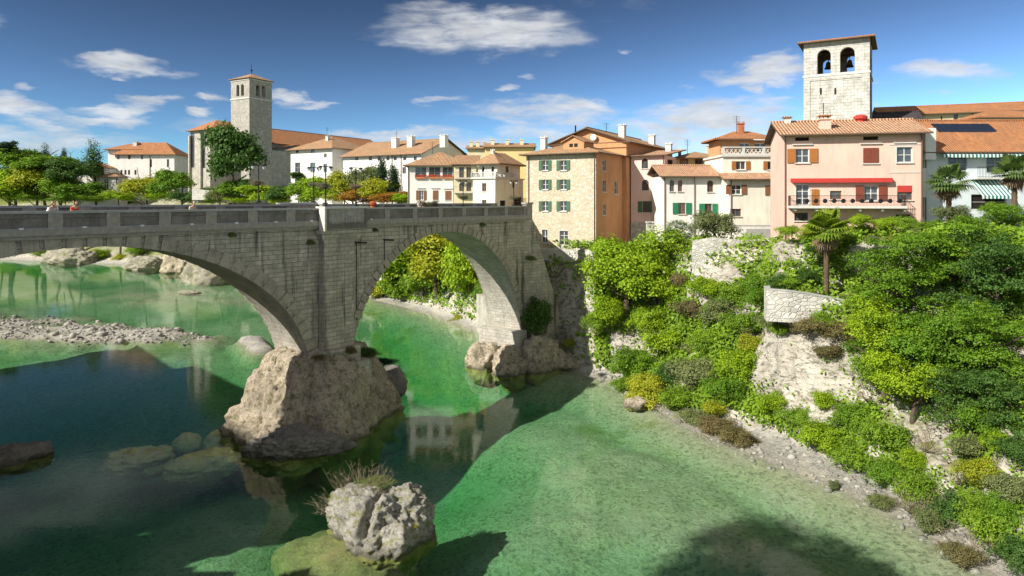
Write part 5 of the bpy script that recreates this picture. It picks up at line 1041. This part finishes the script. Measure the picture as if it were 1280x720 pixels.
LOW = [(965,402,'leafD',20,'grey-green bush hanging under the left end of the curved terrace wall'),(1030,398,'leafI',16,'trailing green bush under the middle of the curved terrace wall'),(1088,462,'leafI',32,'round green bush at the right edge of the white rock face'),(1072,430,'leafB',24,'mid green bush right of the withered terrace shrubs'),(1240,525,'leafB',34,'mid green bush on the lower right bank above the light green one'),(1210,560,'leafD',26,'grey-green bush just left of the yellow bush'),(1272,560,'leafC',30,'deep green bush at the right edge above the grey-green one'),(1262,640,'leafB',30,'mid green bush at the right edge below the grey-green one'),(965,505,'leafA',24,'bright green low bush at the left foot of the white rock face'),(1000,522,'leafI',26,'green low bush on the sandy bank below the white rock face'),(1035,545,'leafA',30,'bright low bush in the middle of the lower bank'),(1030,500,'leafA',20,'light green bush growing on the white rock face foot'),(1070,570,'leafI',34,'broad green bush right of the sandy strip'),
 (1062,520,'leafB',28,'mid green bush under the brown stems of the rock face'),(1105,545,'leafI',34,'green bush left of the pale rock strip'),(1110,590,'leafB',34,'deep green bush near the water on the lower right bank'),(1150,610,'leafI',34,'green bush left of the yellow bush, by the water'),(1145,575,'leafA',24,'light green bush just below the pale rock strip'),
 (1228,590,'leafE',32,'bright yellow-green bush on the lower right bank'),(1195,635,'leafC',36,'dark green bush below the yellow bush'),(1235,660,'leafI',38,'green bush in the lower right corner'),(1270,610,'leafD',34,'grey-green bush at the right edge beside the yellow bush'),(1275,690,'leafC',36,'dark bush at the very bottom right corner'),(1160,650,'leafD',24,'olive bush at the waterline of the lower right bank'),
 (1100,625,'leafD',18,'small olive bush at the waterline left of the corner grass'),(1250,550,'leafA',24,'light green bush above the yellow bush'),(1042,606,'leafD',9,'small lone grey shrub on the sandy waterline'),(1200,690,'leafH',26,'dry straw shrub at the waterline in the lower right'),(1225,630,'leafI',22,'mid green bush directly under the yellow bush')]
for px, py, mt, r_, lb in LOW:
    p = hit(px, py + r_*.4); plant('bush', lb, px, py, max(p.y - .3, 34), r_*1.1, mt, r_*.9, trunk=False, group='bushes on the lower right bank')
for px, py, mt, r_, lb in ((975,412,'leafI',17,'green ivy bush hanging at the left corner of the terrace wall'),(1010,405,'leafH',30,'brown withered shrub hanging below the curved terrace wall'),(1050,412,'leafH',30,'olive-brown withered shrub at the right end of the terrace wall'),(1035,440,'leafH',20,'thin dry shrub at the top of the white rock face'),(990,395,'leafC',14,'dark shrub against the curved terrace wall')):
    p = hit(px, py + 8); plant('bush', lb, px, py, p.y - .4, r_, mt, r_*.7, name='shrub', trunk=False)
# --- gardens under the houses
GA = [('ball','leafC',849,291,79,17,15,'clipped round dark green bush in front of the white house'),('bush','leafD',895,280,77,31,26,'large grey-green olive bush in front of the white and cream houses')]
for k, mt, px, py, Y, rx, ry, lb in GA: plant(k, lb, px, py, Y, rx, mt, ry, name='garden_bush', cat='bush')
HG = [(1042,284,62,17,'leafB','green bush right behind the tall palm crown, under the balcony'),(1014,312,60,11,'leafC','deep green bush left of the tall palm trunk'),(1062,300,61,16,'leafI','mid green bush right of the tall palm crown'),(1075,276,63,18,'leafA','left part of the bright hedge under the salmon house balcony'),(1105,279,63,20,'leafA','middle part of the bright hedge under the salmon house balcony'),(1136,280,62,20,'leafI','right part of the hedge under the salmon house balcony'),(1165,285,62,22,'leafI','green bush between the salmon and blue houses'),(985,288,63,17,'leafA','small bright hedge left of the tall palm'),(1010,289,64,10,'leafE','small yellowish bush left behind the tall palm'),
 (1190,268,60,24,'leafD','grey-green bush in front of the blue house door'),(1215,280,58,26,'leafB','green bush below the striped awning'),(1150,300,60,22,'leafB','green bush under the hedge near the terrace'),(1090,300,60,13,'leafD','greyish bush on the rocks below the hedge'),(1118,300,60,7,'terracotta','reddish flower bush on the rocks below the hedge'),(740,308,88,10,'leafI','small garden bush at the stone house door'),(865,305,77,9,'leafA','low bright plants beside the round bush'),(1250,262,58,24,'leafI','light green bush right of the striped awning')]
for px, py, Y, r_, mt, lb in HG:
    plant('bush', lb, px, py, Y, r_, mt if mt != 'terracotta' else 'redflowers', r_*.75, name='garden_bush', cat='bush', trunk=False)
for t_, z_, r_, lb in ((-9.0, 17.3, .5, 'small tuft of weeds hanging under the cornice over the left arch'), (-1.9, 16.4, .6, 'weeds growing beside the pier pilaster under the balcony'), (5.2, 17.2, .45, 'small weeds under the cornice right of the pier'), (20.5, 17.3, .6, 'weeds under the cornice near the town end'), (28.6, 13.0, .8, 'weeds on the battered abutment')):
    o = bpy.data.objects.new('wall_shrub', CR['bush'][0]); COL.objects.link(o); o.location = bw(t_, -.15 if t_ < 28 else -.9, z_); o.scale = (r_, r_*.6, r_*.7); o.material_slots[0].link = 'OBJECT'; o.material_slots[0].material = M['leafD']; tag(o, lb, 'shrub')
for px, py, Y, rx, ry, mt, lb in ((462, 440, 63, 15, 10, 'leafC', 'dark green tuft on the right shoulder of the pier rock'), (470, 462, 66, 13, 12, 'leafH', 'dry mossy shrub on the right flank of the pier rock'), (398, 446, 57.5, 12, 5, 'leafH', 'dry tuft on the front ledge of the pier rock')):
    plant('bush', lb, px, py, Y, rx, mt, ry, name='shrub', trunk=False)
for px, py, Y, rx, ry, mt, lb in ((462, 660, 40.4, 30, 9, 'leafE', 'yellow-green moss cushion on the left foot of the islet'), (505, 655, 40, 20, 7, 'leafE', 'small yellow-green moss cushion in front on the islet'), (470, 603, 42, 26, 9, 'leafD', 'grey-green grass tuft on top of the islet')):
    plant('bush', lb, px, py, Y, rx, mt, ry, name='low_shrub', cat='shrub', trunk=False)
# --- far side: through the right arch
AR = [('far',498,362,131,26,'leafI',20,'low green tree at the water, second from the left in the right arch'),('far',608,365,108,16,'leafB',22,'small green tree beside the pale river wall in the right arch'),('far',505,335,128,40,'leafA',36,'bright green tree on the far bank, left in the right arch'),('far',548,322,120,42,'leafE',36,'yellow-green tree on the far bank, centre of the right arch'),('far',590,338,112,32,'leafA',52,'bright ivy-covered tree on the far bank, right in the right arch'),('far',530,352,122,26,'leafI',26,'smaller green tree by the water in the right arch'),('far',478,362,134,18,'leafE',16,'low yellowish tree at the left edge of the right arch'),('far',565,292,124,30,'leafF',14,'autumn-brown treetop under the crown of the right arch')]
for k, px, py, Y, rx, mt, ry, lb in AR: plant(k, lb, px, py, Y, rx, mt, ry)
plant('bush', 'yellow-green bush on the shore under the right arch', 575, 398, 110, 16, 'leafE', 9, trunk=False); plant('bush', 'dark shrub clinging to the pier rock right of the pier', 452, 452, 66, 13, 'leafC', 14, trunk=False); plant('bush', 'small dark shrub on the blocky boulder beside the pier', 481, 452, 68, 17, 'leafG', 10, trunk=False); plant('bush', 'mossy tuft on the pier rock at the pier foot', 440, 438, 60, 9, 'leafH', 7, trunk=False)
# --- left shore seen through the left arch
for px, py, r_, mt, lb in ((125,318,16,'leafA','bright bush on the far shore between the first two rocks'),(152,322,14,'leafE','yellowish bush on the far shore behind the low rock'),(250,332,14,'leafE','yellow bush on the tall far shore rock'),(272,338,10,'leafA','small green bush on the broad far shore rock'),(170,312,18,'leafI','green bush on the far shore under the left arch crown'),(60,312,22,'leafI','green bush on the far shore at the left edge of the arch'),(20,315,24,'leafA','light green bush on the far shore at the picture edge'),(215,312,16,'leafA','bright bush on the far shore left of the tall rock'),(300,335,16,'leafC','dark bush on the far shore close to the arch')):
    plant('bush', lb, px, py, 195 if px > 100 else 225, r_, mt, r_*.7, trunk=False, group='bushes on the far shore')
# --- skyline trees on the left
LT = [('far',20,230,170,34,'leafA',26,'bright yellow-green tree at the left edge behind the bridge'),('far',48,222,160,30,'leafE',26,'yellow-green airy tree at the left, second from the edge'),('far',15,200,210,32,'leafB',22,'mid green tree rising at the left edge'),('far',60,208,215,34,'leafB',16,'green tree behind the yellow-green airy one'),('far',5,186,230,14,'leafG',12,'dark treetop at the top left edge'),
 ('conifer',57,195,240,16,'leafG',18,'dark broad conifer at the left skyline'),('conifer',80,192,250,9,'leafG',9,'small pointed dark conifer at the left skyline'),('far',85,215,200,24,'leafC',18,'deep green tree left of the small white house'),('conifer',116,196,240,26,'leafC',24,'large dark cedar left of the convent'),('far',100,240,165,28,'leafB',14,'green tree in front of the small white house'),
 ('far',75,238,160,26,'leafI',18,'light green tree left of the small white house'),('far',178,235,165,30,'leafE',17,'bright yellow-green round tree in front of the convent'),('far',218,230,160,26,'leafB',20,'deep green round tree in front of the church choir'),('far',150,246,160,20,'leafA',9,'low bright tree right of the small white house'),
 ('far',294,196,178,32,'leafC',44,'large dark green tree standing before the church tower'),('far',296,236,172,26,'leafB',15,'green tree spreading under the large dark church tree'),('far',252,246,160,16,'leafC',13,'dark green bushy tree under the church choir'),('far',278,243,158,20,'leafD',12,'grey-green tree left under the church tower'),('far',328,243,155,26,'leafA',13,'bright green round tree between the church and the lamps'),('far',315,236,160,14,'leafC',10,'small deep green tree below the chapel'),('far',352,243,150,18,'leafC',12,'dark green tree behind the first lamp'),
 ('far',376,238,150,20,'leafI',15,'green tree behind the pair of lamps'),('far',405,238,145,26,'leafA',18,'bright green tree right behind the pair of lamps'),('far',428,232,145,20,'leafE',22,'yellow-green tree behind the pier lamp'),('far',455,228,150,26,'leafD',22,'silvery olive-green tree before the long white house'),('far',468,238,140,24,'leafE',18,'yellow tree left of the first cypress'),('far',448,246,135,22,'leafF',10,'low autumn-orange tree behind the pier lamp'),
 ('far',488,247,130,26,'leafF',9,'orange-brown autumn tree left of the flower box house'),('far',372,222,168,10,'leafC',8,'small dark treetop left of the hip-roofed house'),('cypress',477.5,224,145,6,'leafG',27,'tall slender cypress, left one of the pair'),('cypress',490.5,228,140,5,'leafG',23,'slender cypress, right one of the pair'),('cypress',495,230,141,5,'leafC',20,'shorter cypress touching the right one of the pair'),('far',505,248,128,14,'leafA',7,'small bright green tree at the foot of the flower box house')]
for k, px, py, Y, rx, mt, ry, lb in LT: plant(k, lb, px, py, Y, rx, mt, ry, wid=.2 if k == 'cypress' else None)
for i, (px, py, rx, ry, mt, lb) in enumerate(((12,244,30,14,'leafA','low bright bush at the left edge right behind the parapet'),(45,246,26,12,'leafI','low green bush behind the parapet, above the two white shirts'),(82,247,24,10,'leafB','low green bush behind the red-shirted person'),(118,248,26,8,'leafI','low green hedge under the small white house'),
 (198,245,26,13,'leafA','low bright bush between the two round trees'),(232,246,20,11,'leafC','dark low bush under the church choir, behind the fair-haired person'),(268,249,20,8,'leafI','low green bush behind the parapet under the church tower'),(300,249,22,9,'leafA','bright low bush behind the parapet right of the tower tree'),
 (350,250,18,8,'leafA','low bright bush behind the first pier lamp'),(385,249,22,9,'leafI','low green bush behind the lamp pair'),(420,247,22,10,'leafE','low yellow bush behind the pier lamp'),(470,250,26,8,'leafF','low rusty bush behind the orange flower pot'),(500,251,16,6,'leafA','lowest bright bush left of the flower box house'))):
    plant('bush', lb, px, py, 150, rx, mt, ry, trunk=False, group='low bushes behind the bridge')
mb = None
# distant woods closing the horizon on the left
r = np.random.RandomState(5); pts = []
for i in range(60):
    a = r.uniform(-1.1, -.5); Y = r.uniform(270, 420); X = a*Y; pts.append((X, Y, gz(X, Y) + r.uniform(3, 9), r.uniform(6, 11)))
vs = []; 
for (X, Y, Z, rr) in pts:
    m = 420; d = r.normal(size=(m, 3)); d /= np.linalg.norm(d, axis=1)[:, None]; pos = np.array([X, Y, Z]) + d*rr*np.array([1,1,.8])*r.uniform(.6,1,m)[:, None]
    t = r.normal(size=(m, 3)); t /= np.linalg.norm(t, axis=1)[:, None]; b = np.cross(t, d); s = 1.0; vs.append(np.stack([pos-t*s, pos+b*s*.6, pos+t*s, pos-b*s*.6], 1).reshape(-1, 3))
v = np.concatenate(vs); o = rawmesh('distant_wood', v, np.arange(len(v)).reshape(-1, 4), M['leafG']); tag(o, 'dark distant wood on the left skyline', 'wood', kind='stuff')
# near-bank trees whose shade falls on the water in the lower right, standing outside the picture
plant('big', 'tall leafy tree on the near bank beside the viewpoint', -797, -505, 14.2, 370, 'leafB', 330)
plant('big', 'tall broad tree on the near bank beside the bridgehead', -1050, 30, 29.0, 240, 'leafB', 240)
# --- palms
def palm(label, px, pyc, Y, rpx, trunkbase_py, mat, dead=True, nf=34, seed=1):
    c = P(px, pyc, Y); g = gz(c.x, c.y); rr = rpx/F*Y; rn = random.Random(seed)
    r0 = empty('palm_tree', (c.x, c.y, g), label=label, cat='palm'); hh = c.z - g
    mb = MB(); n = 14
    for i in range(n): z0 = hh*i/n; z1_ = hh*(i+1)/n; mb.tube((0,0,z0), (0,0,z1_), .20+.05*(i>10), .24+.05*(i>10), 9, cap=False)
    mb.build('trunk', M['palmbark'], r0)
    def frond(mbx, a, e, ln, droop):
        p = Vector((0, 0, hh)); d = Vector((math.cos(a)*math.cos(e), math.sin(a)*math.cos(e), math.sin(e))); q = p + d*ln*.5; mbx.tube(p, q, .022, .014, 4)
        # fan of narrow folded leaflets
        s = d.cross(Vector((0,0,1))); s = s.normalized() if s.length > .1 else Vector((1,0,0)); up = s.cross(d).normalized(); k = 17
        for j in range(k):
            t = (j/(k-1)-.5)*3.9; dd = (d*math.cos(t) + s*math.sin(t)).normalized(); L_ = ln*.56*(1-.12*abs(t)); w = (s*math.cos(t) - d*math.sin(t))*.05*ln/1.2
            m_ = q + dd*L_*.62 + up*.0; e_ = q + dd*L_ + Vector((0,0,-droop*L_)); up2 = up*.02
            mbx.face([q, m_ - w, e_, m_ + w]); 
    mb = MB()
    for i in range(nf): frond(mb, i*2.399, rn.uniform(-.25, 1.25), rr*rn.uniform(.85, 1.1), rn.uniform(.15, .45))
    mb.build('fronds', M[mat], r0)
    if dead:
        mb = MB()
        for i in range(18): frond(mb, i*2.399+1, rn.uniform(-1.35, -.55), rr*rn.uniform(.55, .8), .3)
        mb.build('dead_fronds', M['palmdead'], r0)
palm('tall bright fan palm with a bare trunk on the garden terrace', 1033, 290, 58.5, 34, 362, 'palmleaf', seed=2)
palm('fan palm in front of the blue house, left of the striped awning', 1186, 230, 60, 29, 0, 'palmgrey', seed=5)
palm('fan palm at the right edge, right of the striped awning', 1268, 217, 59, 30, 0, 'palmgrey', seed=8)
# --- ground cover on the slopes
def cover():
    r = np.random.RandomState(3); n = 1100000; x = r.uniform(0, 50, n); y = r.uniform(30, 112, n); a = r.uniform(-40, 2, 60000); yy = r.uniform(95, 150, 60000); x = np.concatenate([x, a]); y = np.concatenate([y, yy])
    df, pf = pline(x, y, FB); riv = inpoly(x, y, POLY); z = ter(x, y); ok = (~riv) & (df > pf[:, 0] * .8) & (df < pf[:, 0] + pf[:, 1] + 3) & (z > .5)
    x, y, z = x[ok], y[ok], z[ok]; px = HX + F*x/y; py = HY + F*(CAMZ - z)/y
    p = np.stack([x, y, z], 1); nz = fbm(p*.35, 4, 77); dens = .62 + nz*1.5
    def el_(cx, cy, rx, ry, ang=0): c, s = math.cos(ang), math.sin(ang); u = (px-cx)*c+(py-cy)*s; v = -(px-cx)*s+(py-cy)*c; return (u/rx)**2+(v/ry)**2 < 1
    bare = el_(1010, 470, 85, 62, .5) | el_(960, 440, 40, 30) | el_(985, 565, 120, 17, .52) | el_(1140, 540, 90, 16, .75) | el_(800, 437, 40, 26) | ((px < 745) & (px > 640)) | el_(880, 325, 45, 25) | el_(1120, 310, 50, 22) | el_(1020, 375, 62, 16) | ((px > 862) & (px < 1006) & (py < 333))
    dens = np.where(bare, dens*.10 - .02, dens); k = (r.rand(len(x)) < dens) & (y > 30); p = p[k]; m = len(p); bump_ = np.clip(nz[k]+.3, 0, 1)
    p = p + r.normal(size=(m, 3))*.16 + np.array([0, 0, 1])*(bump_*r.rand(m)*1.2)[:, None] + np.array([-.1, -.25, .1])
    nn = r.normal(size=(m, 3))*.6 + np.array([-.35, -.35, .8]); nn /= np.linalg.norm(nn, axis=1)[:, None]; t = np.cross(nn, r.normal(size=(m, 3))); t /= np.linalg.norm(t, axis=1)[:, None]; b = np.cross(nn, t)
    s = (r.uniform(.10, .24, m) * np.clip(p[:, 1]/60, .7, 2))[:, None]; v = np.stack([p-t*s, p+b*s*.6, p+t*s, p-b*s*.6], 1).reshape(-1, 3)
    o = rawmesh('ground_cover', v, np.arange(len(v)).reshape(-1, 4), M['leafI']); tag(o, 'tangled green undergrowth covering the river slope', 'undergrowth', kind='stuff'); print('cover', m)
cover()
# --- dry twigs on the islet and corner canes
def twigs(label, c, n, h, sp, seed, name='dry_shrub', r0=.02, lean=(0, 0)):
    rn = random.Random(seed); mb = MB()
    for i in range(n):
        a = rn.uniform(0, 6.28); s = Vector((math.cos(a)*sp*rn.random(), math.sin(a)*sp*rn.random(), 0)); q = [s.copy()]; d = Vector((math.cos(a)*.5+lean[0], math.sin(a)*.5+lean[1], 1)).normalized(); L_ = h*rn.uniform(.5, 1.1)
        for k in range(4): d = (d + Vector((rn.uniform(-.3,.3), rn.uniform(-.3,.3), rn.uniform(-.25,.1)))).normalized(); s = s + d*L_/4; q.append(s.copy())
        mb.path(q, r0, r0*.3, 4)
        for j in (2, 3):
            for k in range(3): e = q[j] + Vector((rn.uniform(-.3,.3), rn.uniform(-.3,.3), rn.uniform(.0,.35)))*h*.5; mb.tube(q[j], e, r0*.5, r0*.2, 3, cap=False)
    o = mb.build(name, M['twig']); o.location = c; return tag(o, label, 'shrub')
twigs('bare grey twiggy shrub growing on the foreground islet', (-9.3, 41.8, 1.9), 70, 1.9, 1.5, 3, r0=.013)
twigs('bare twigs leaning left off the foreground islet', (-10.9, 41.4, .9), 22, 1.8, .5, 9, r0=.013, lean=(-.9, 0))
for i, (px, py, lb) in enumerate(((1175, 655, 'long dry canes leaning over the water in the lower right corner'), (1215, 690, 'dry canes at the bottom right corner of the bank'), (890, 545, 'dry reed stems at the water under the middle bank'), (925, 555, 'dry reed stems at the right end of the reedy shore'))):
    p = hit(px, py); twigs(lb, (p.x, p.y, p.z-.1), 26, 2.3 if i < 2 else 1.2, 1.4, 20+i, name='dry_canes', r0=.018, lean=(-.5, -.2))
# --- bridge lamps with flower baskets
def lamp(label, t, y, zb, hh=3.6):
    p = bw(t, y, zb); r0 = empty('street_lamp', p, BA, label=label, cat='street lamp', group='lamps with flower baskets on the bridge')
    mb = MB(); mb.box(-.2, -.2, 0, .2, .2, .12); mb.tube((0,0,.12), (0,0,.6), .11, .07, 8); mb.tube((0,0,.6), (0,0,hh), .055, .045, 8); mb.tube((-.45,0,hh*.52), (.45,0,hh*.52), .03); mb.tube((-.6,0,hh), (.6,0,hh), .03, n=6); mb.build('pole', M['iron'], r0)
    for s in (-1, 1):
        mb = MB(); mb.tube((s*.55,0,hh-.1), (s*.55,0,hh+.05), .22, .05, 8); g = mb.build('lantern', M['iron'], r0); mb = MB(); mb.tube((s*.55,0,hh-.36), (s*.55,0,hh-.1), .08, .17, 8); mb.build('lamp_glass', M['frame'], g)
    o = bpy.data.objects.new('flower_basket', CR['bush'][int(abs(t)) % 3]); COL.objects.link(o); o.location = p + Vector((0, 0, hh*.52)); o.scale = (.78, .78, .5); o.material_slots[0].link = 'OBJECT'; o.material_slots[0].material = M['basket']
    tag(o, 'basket of trailing plants on ' + label, 'flower basket', 'flower baskets on the bridge lamps')
M['basket'] = leafmat('basket_plants', (.20,.22,.12), (.24,.15,.13))
lamp('the lamp at the left end of the far pier balcony', -3.2, BWID + .9, 19.75, 3.4); lamp('the lamp at the right end of the far pier balcony', 2.6, BWID + .9, 19.75, 3.4)
lamp('the lamp at the left end of the near pier balcony', -.95, -.9, 19.4, 3.5); lamp('the lamp at the right end of the near pier balcony', 2.3, -.9, 19.4, 3.5)
lamp('the lamp farther along the bridge toward the houses', 22.6, BWID - .2, 18.1, 4.2); lamp('the lamp nearest the town end of the bridge', 26.6, .3, 18.1, 4.2)
# flower pots and bicycles on the far pavement
def tpos(px, y):   # t on the bridge where picture column px meets offset y
    r_ = (px-HX)/F; ax = BX - BD.y*y; ay = BY + BD.x*y; return (r_*ay - ax) / (BD.x - r_*BD.y)
t = tpos(466, BWID - .5); p = bw(t, BWID - .5, 18.12); r0 = empty('flower_pot', p, label='orange terracotta flower pot on the far parapet right of the pier', cat='flower pot'); mb = MB(); mb.tube((0,0,0), (0,0,1.25), .12, .3, 10); mb.build('pot', M['terracotta'], r0); mb = MB(); mb.ball((0,0,1.5), .4, .3, .3, 8); mb.build('flowers', M['redflowers'], r0)
for i, px in enumerate((529, 541)):
    t = tpos(px, BWID - .8); p = bw(t, BWID - .8, 18.1); r0 = empty('planter', p, BA, label=('stone planter of pink and white flowers, left one by the white figure','stone planter of pink and white flowers, right one toward the houses')[i], cat='planter', group='planters on the bridge')
    mb = MB(); mb.box(-.7, -.3, 0, .7, .3, .9); mb.build('trough', M['coping'], r0); o = bpy.data.objects.new('flowers', CR['bush'][i]); COL.objects.link(o); o.parent = r0; o.location = (0, 0, 1.35); o.scale = (.95, .5, .75); o.material_slots[0].link = 'OBJECT'; o.material_slots[0].material = M['basket']
# --- people on the bridge
SKIN = plain('skin', (.55,.34,.24), .6); HAIRM = {'dark': plain('hair_dark', (.04,.025,.015), .6), 'red': plain('hair_auburn', (.22,.08,.03), .6), 'blond': plain('hair_blond', (.50,.36,.12), .6)}
CL = {'white': plain('white_shirt', (.75,.74,.76), .8), 'red': plain('red_shirt', (.70,.08,.04), .8), 'pale': plain('pale_shirt', (.62,.55,.40), .8)}; TRO = plain('dark_trousers', (.04,.05,.08), .8)
def skinobj(name, verts, edges, radii, mat, parent, root=0, sub=1):
    me = bpy.data.meshes.new(name); me.from_pydata(verts, edges, []); o = bpy.data.objects.new(name, me); COL.objects.link(o); o.parent = parent
    md = o.modifiers.new('skin', 'SKIN'); sk = me.skin_vertices[0].data if me.skin_vertices else None
    if sk is None: me.attributes; 
    for i, r_ in enumerate(radii): me.skin_vertices[0].data[i].radius = (r_, r_)
    me.skin_vertices[0].data[root].use_root = True
    s_ = o.modifiers.new('sub', 'SUBSURF'); s_.levels = sub; s_.render_levels = sub; me.materials.append(mat); return o
def person(label, px, y, top, hair, rz, lean=.25, arm='rail', h=1.7):
    t = tpos(px, y); p = bw(t, y, 18.12); r0 = empty('person', p, BA + rz, label=label, cat='person'); k = h/1.7; l = lean
    # facing local -y
    Vv = [(0,0,.92),(0,-.06*l,1.12),(0,-.3*l,1.36),(0,-.42*l,1.50),(0,-.5*l,1.58),(-.10,0,.88),(-.11,-.04,.48),(-.11,0,.08),(-.11,-.14,.03),(.10,0,.88),(.11,-.04,.48),(.11,0,.08),(.11,-.14,.03),
          (-.19,-.3*l,1.38),(-.27,-.3*l-.05,1.12),(-.22,-.3*l-.28,1.04),(.19,-.3*l,1.38),(.27,-.3*l-.05,1.12),(.22,-.3*l-.28,1.04)]
    E = [(0,1),(1,2),(2,3),(3,4),(0,5),(5,6),(6,7),(7,8),(0,9),(9,10),(10,11),(11,12),(2,13),(13,14),(14,15),(2,16),(16,17),(17,18)]
    Rr = [.14,.13,.14,.055,.055,.09,.065,.045,.04,.09,.065,.045,.04,.06,.045,.032,.06,.045,.032]
    body = skinobj('body', [(a*k,b*k,c*k) for a,b,c in Vv], E, [r_*k for r_ in Rr], SKIN, r0)
    for s in (-1, 1):
        hx, hy, hz = s*.22*k, (-.3*l-.28)*k, 1.04*k; mb = MB(); mb.ball((hx, hy-.045, hz), .04, .055, .02, 8)
        for j in range(4): mb.path([(hx+(j-1.5)*.02, hy-.08, hz), (hx+(j-1.5)*.022, hy-.125-.01*(j in (1,2)), hz-.005), (hx+(j-1.5)*.022, hy-.15-.012*(j in (1,2)), hz-.03)], .009, .007, 5)
        mb.path([(hx-s*.03, hy-.03, hz), (hx-s*.06, hy-.06, hz-.01), (hx-s*.065, hy-.09, hz-.02)], .011, .008, 5); mb.build('hand', SKIN, r0, smooth=True)
    hc = Vector((0, -.55*l*k, 1.66*k)); mb = MB(); mb.ball(hc, .078*k, .095*k, .115*k, 14, k=10); mb.ball(hc+Vector((0,-.1,-.01))*k, .013*k, .02*k, .022*k, 6); mb.ball(hc+Vector((-.078,0,0))*k, .012, .02, .03, 6); mb.ball(hc+Vector((.078,0,0))*k, .012, .02, .03, 6)
    hd = mb.build('head', SKIN, r0, smooth=True); mb = MB(); [mb.ball(hc+Vector((s*.03,-.087,.01))*k, .012*k, .008*k, .008*k, 6) for s in (-1,1)]; mb.box(hc.x-.02, hc.y-.092*k, hc.z-.058, hc.x+.02, hc.y-.085*k, hc.z-.05); mb.build('face', HAIRM['dark'], hd)
    mb = MB(); mb.ball(hc+Vector((0,.022,.03))*k, .088*k, .098*k, .108*k, 12, k=8); 
    if hair != 'blond': mb.ball(hc+Vector((0,.07,-.07))*k, .07*k, .04*k, .12*k, 10)
    mb.build('hair', HAIRM[hair], hd, smooth=True)
    skinobj('shirt', [(a*k,b*k,c*k) for a,b,c in (Vv[0],Vv[1],Vv[2],Vv[13],tuple(np.array(Vv[13])*.35+np.array(Vv[14])*.65),Vv[16],tuple(np.array(Vv[16])*.35+np.array(Vv[17])*.65))], [(0,1),(1,2),(2,3),(3,4),(2,5),(5,6)], [.155*k,.15*k,.16*k,.08*k,.062*k,.08*k,.062*k], CL[top], r0)
    skinobj('trousers', [(a*k,b*k,c*k) for a,b,c in (Vv[0],Vv[5],Vv[6],Vv[7],Vv[9],Vv[10],Vv[11])], [(0,1),(1,2),(2,3),(0,4),(4,5),(5,6)], [.15*k,.105*k,.08*k,.065*k,.105*k,.08*k,.065*k], TRO, r0)
    return r0
person('dark-haired person in a white shirt, left one of the pair at the parapet', 59, .62, 'white', 'dark', .5, 1.0, h=1.68)
person('person with auburn hair in a white shirt, right one of the pair at the parapet', 68, .75, 'white', 'red', -.5, .8, h=1.72)
person('person with auburn hair in a bright red shirt leaning on the near parapet', 91, .65, 'red', 'red', .1, .9, h=1.72)
person('fair-haired person in a pale yellow top by the near parapet, alone', 238, .65, 'pale', 'blond', 0, 1.1, h=1.66)
person('person in a white shirt standing at the flower planters near the houses', 524, BWID-1.2, 'white', 'dark', 0, .2, h=1.85)
print('objects', len(bpy.data.objects))

# --- loose stones along the shores and on the gravel bar
def stones():
    r = np.random.RandomState(12); n = 26000; x = np.concatenate([r.uniform(-2, 30, n), r.uniform(-105, -28, n)]); y = np.concatenate([r.uniform(34, 90, n), r.uniform(88, 145, n)])
    z = ter(x, y); df, pf = pline(x, y, FB); riv = inpoly(x, y, POLY)
    ok = ((z > -.22) & (z < .75)) & np.where(x > -3, (df < 4.5), riv) & (r.rand(len(x)) < np.where(x > -3, .22, .6)) & ~((x > -44) & (x < -3)); x, y, z = x[ok], y[ok], z[ok]; m = len(x)
    v, f = ico(1); sz = np.exp(r.normal(-2.0, .55, m)) * np.where(x < -3, 1.0, .9); V_ = []; F_ = []
    for i in range(m):
        w = v * (1 + r.uniform(-.25, .25, (len(v), 1))) * sz[i] * np.array([r.uniform(.8, 1.5), r.uniform(.7, 1.2), r.uniform(.45, .8)]); a = r.uniform(0, 6.28); c, s_ = math.cos(a), math.sin(a)
        w = np.stack([w[:, 0]*c - w[:, 1]*s_, w[:, 0]*s_ + w[:, 1]*c, w[:, 2]], 1) + np.array([x[i], y[i], z[i] + sz[i]*.1]); V_.append(w); F_.append(f + i*len(v))
    o = rawmesh('shore_stones', np.concatenate(V_), np.concatenate(F_), M['stones']); tag(o, 'loose grey pebbles and stones along the shores and gravel bar', 'stones', kind='stuff'); print('stones', m)
def stonemat():
    m, t, b, o = newmat('loose_stones'); g = N(t, 'ShaderNodeNewGeometry'); rr = g.outputs['Random Per Island']
    c = mixc(t, rr, (.18,.17,.15), (.42,.40,.35)); c = mixc(t, mapr(t, noi(t, g.outputs['Position'], 8, 4), .45, .65, 0, .4), c, (.16,.15,.12)); L(t, c, b.inputs['Base Color']); b.inputs['Roughness'].default_value = .9; return m
M['stones'] = stonemat(); stones()
for i, (px, py, h_, n_, lb) in enumerate(((1080,500,1.6,16,'bare brown stems among the bushes right of the white rock face'),(1150,560,1.8,18,'tangled dead stems beside the pale rock strip'),(930,420,1.4,14,'bare twigs at the top left of the white rock face'),(860,440,1.5,14,'dead branches in the fold of the middle bank'),
    (1060,410,1.3,16,'bare grey twigs under the right end of the curved terrace wall'),(1190,600,1.7,16,'dry stems left of the yellow bush'),(840,505,1.2,14,'dry reeds between the bushes and the water on the middle shore'),(1130,635,1.6,18,'dry canes at the waterline of the lower right bank'))):
    p = hit(px, py); twigs(lb, (p.x - .1, p.y - .8, p.z), n_, h_ * 1.6, .02, 60+i, name='dry_branches', r0=.02, lean=(-.3, -.5))
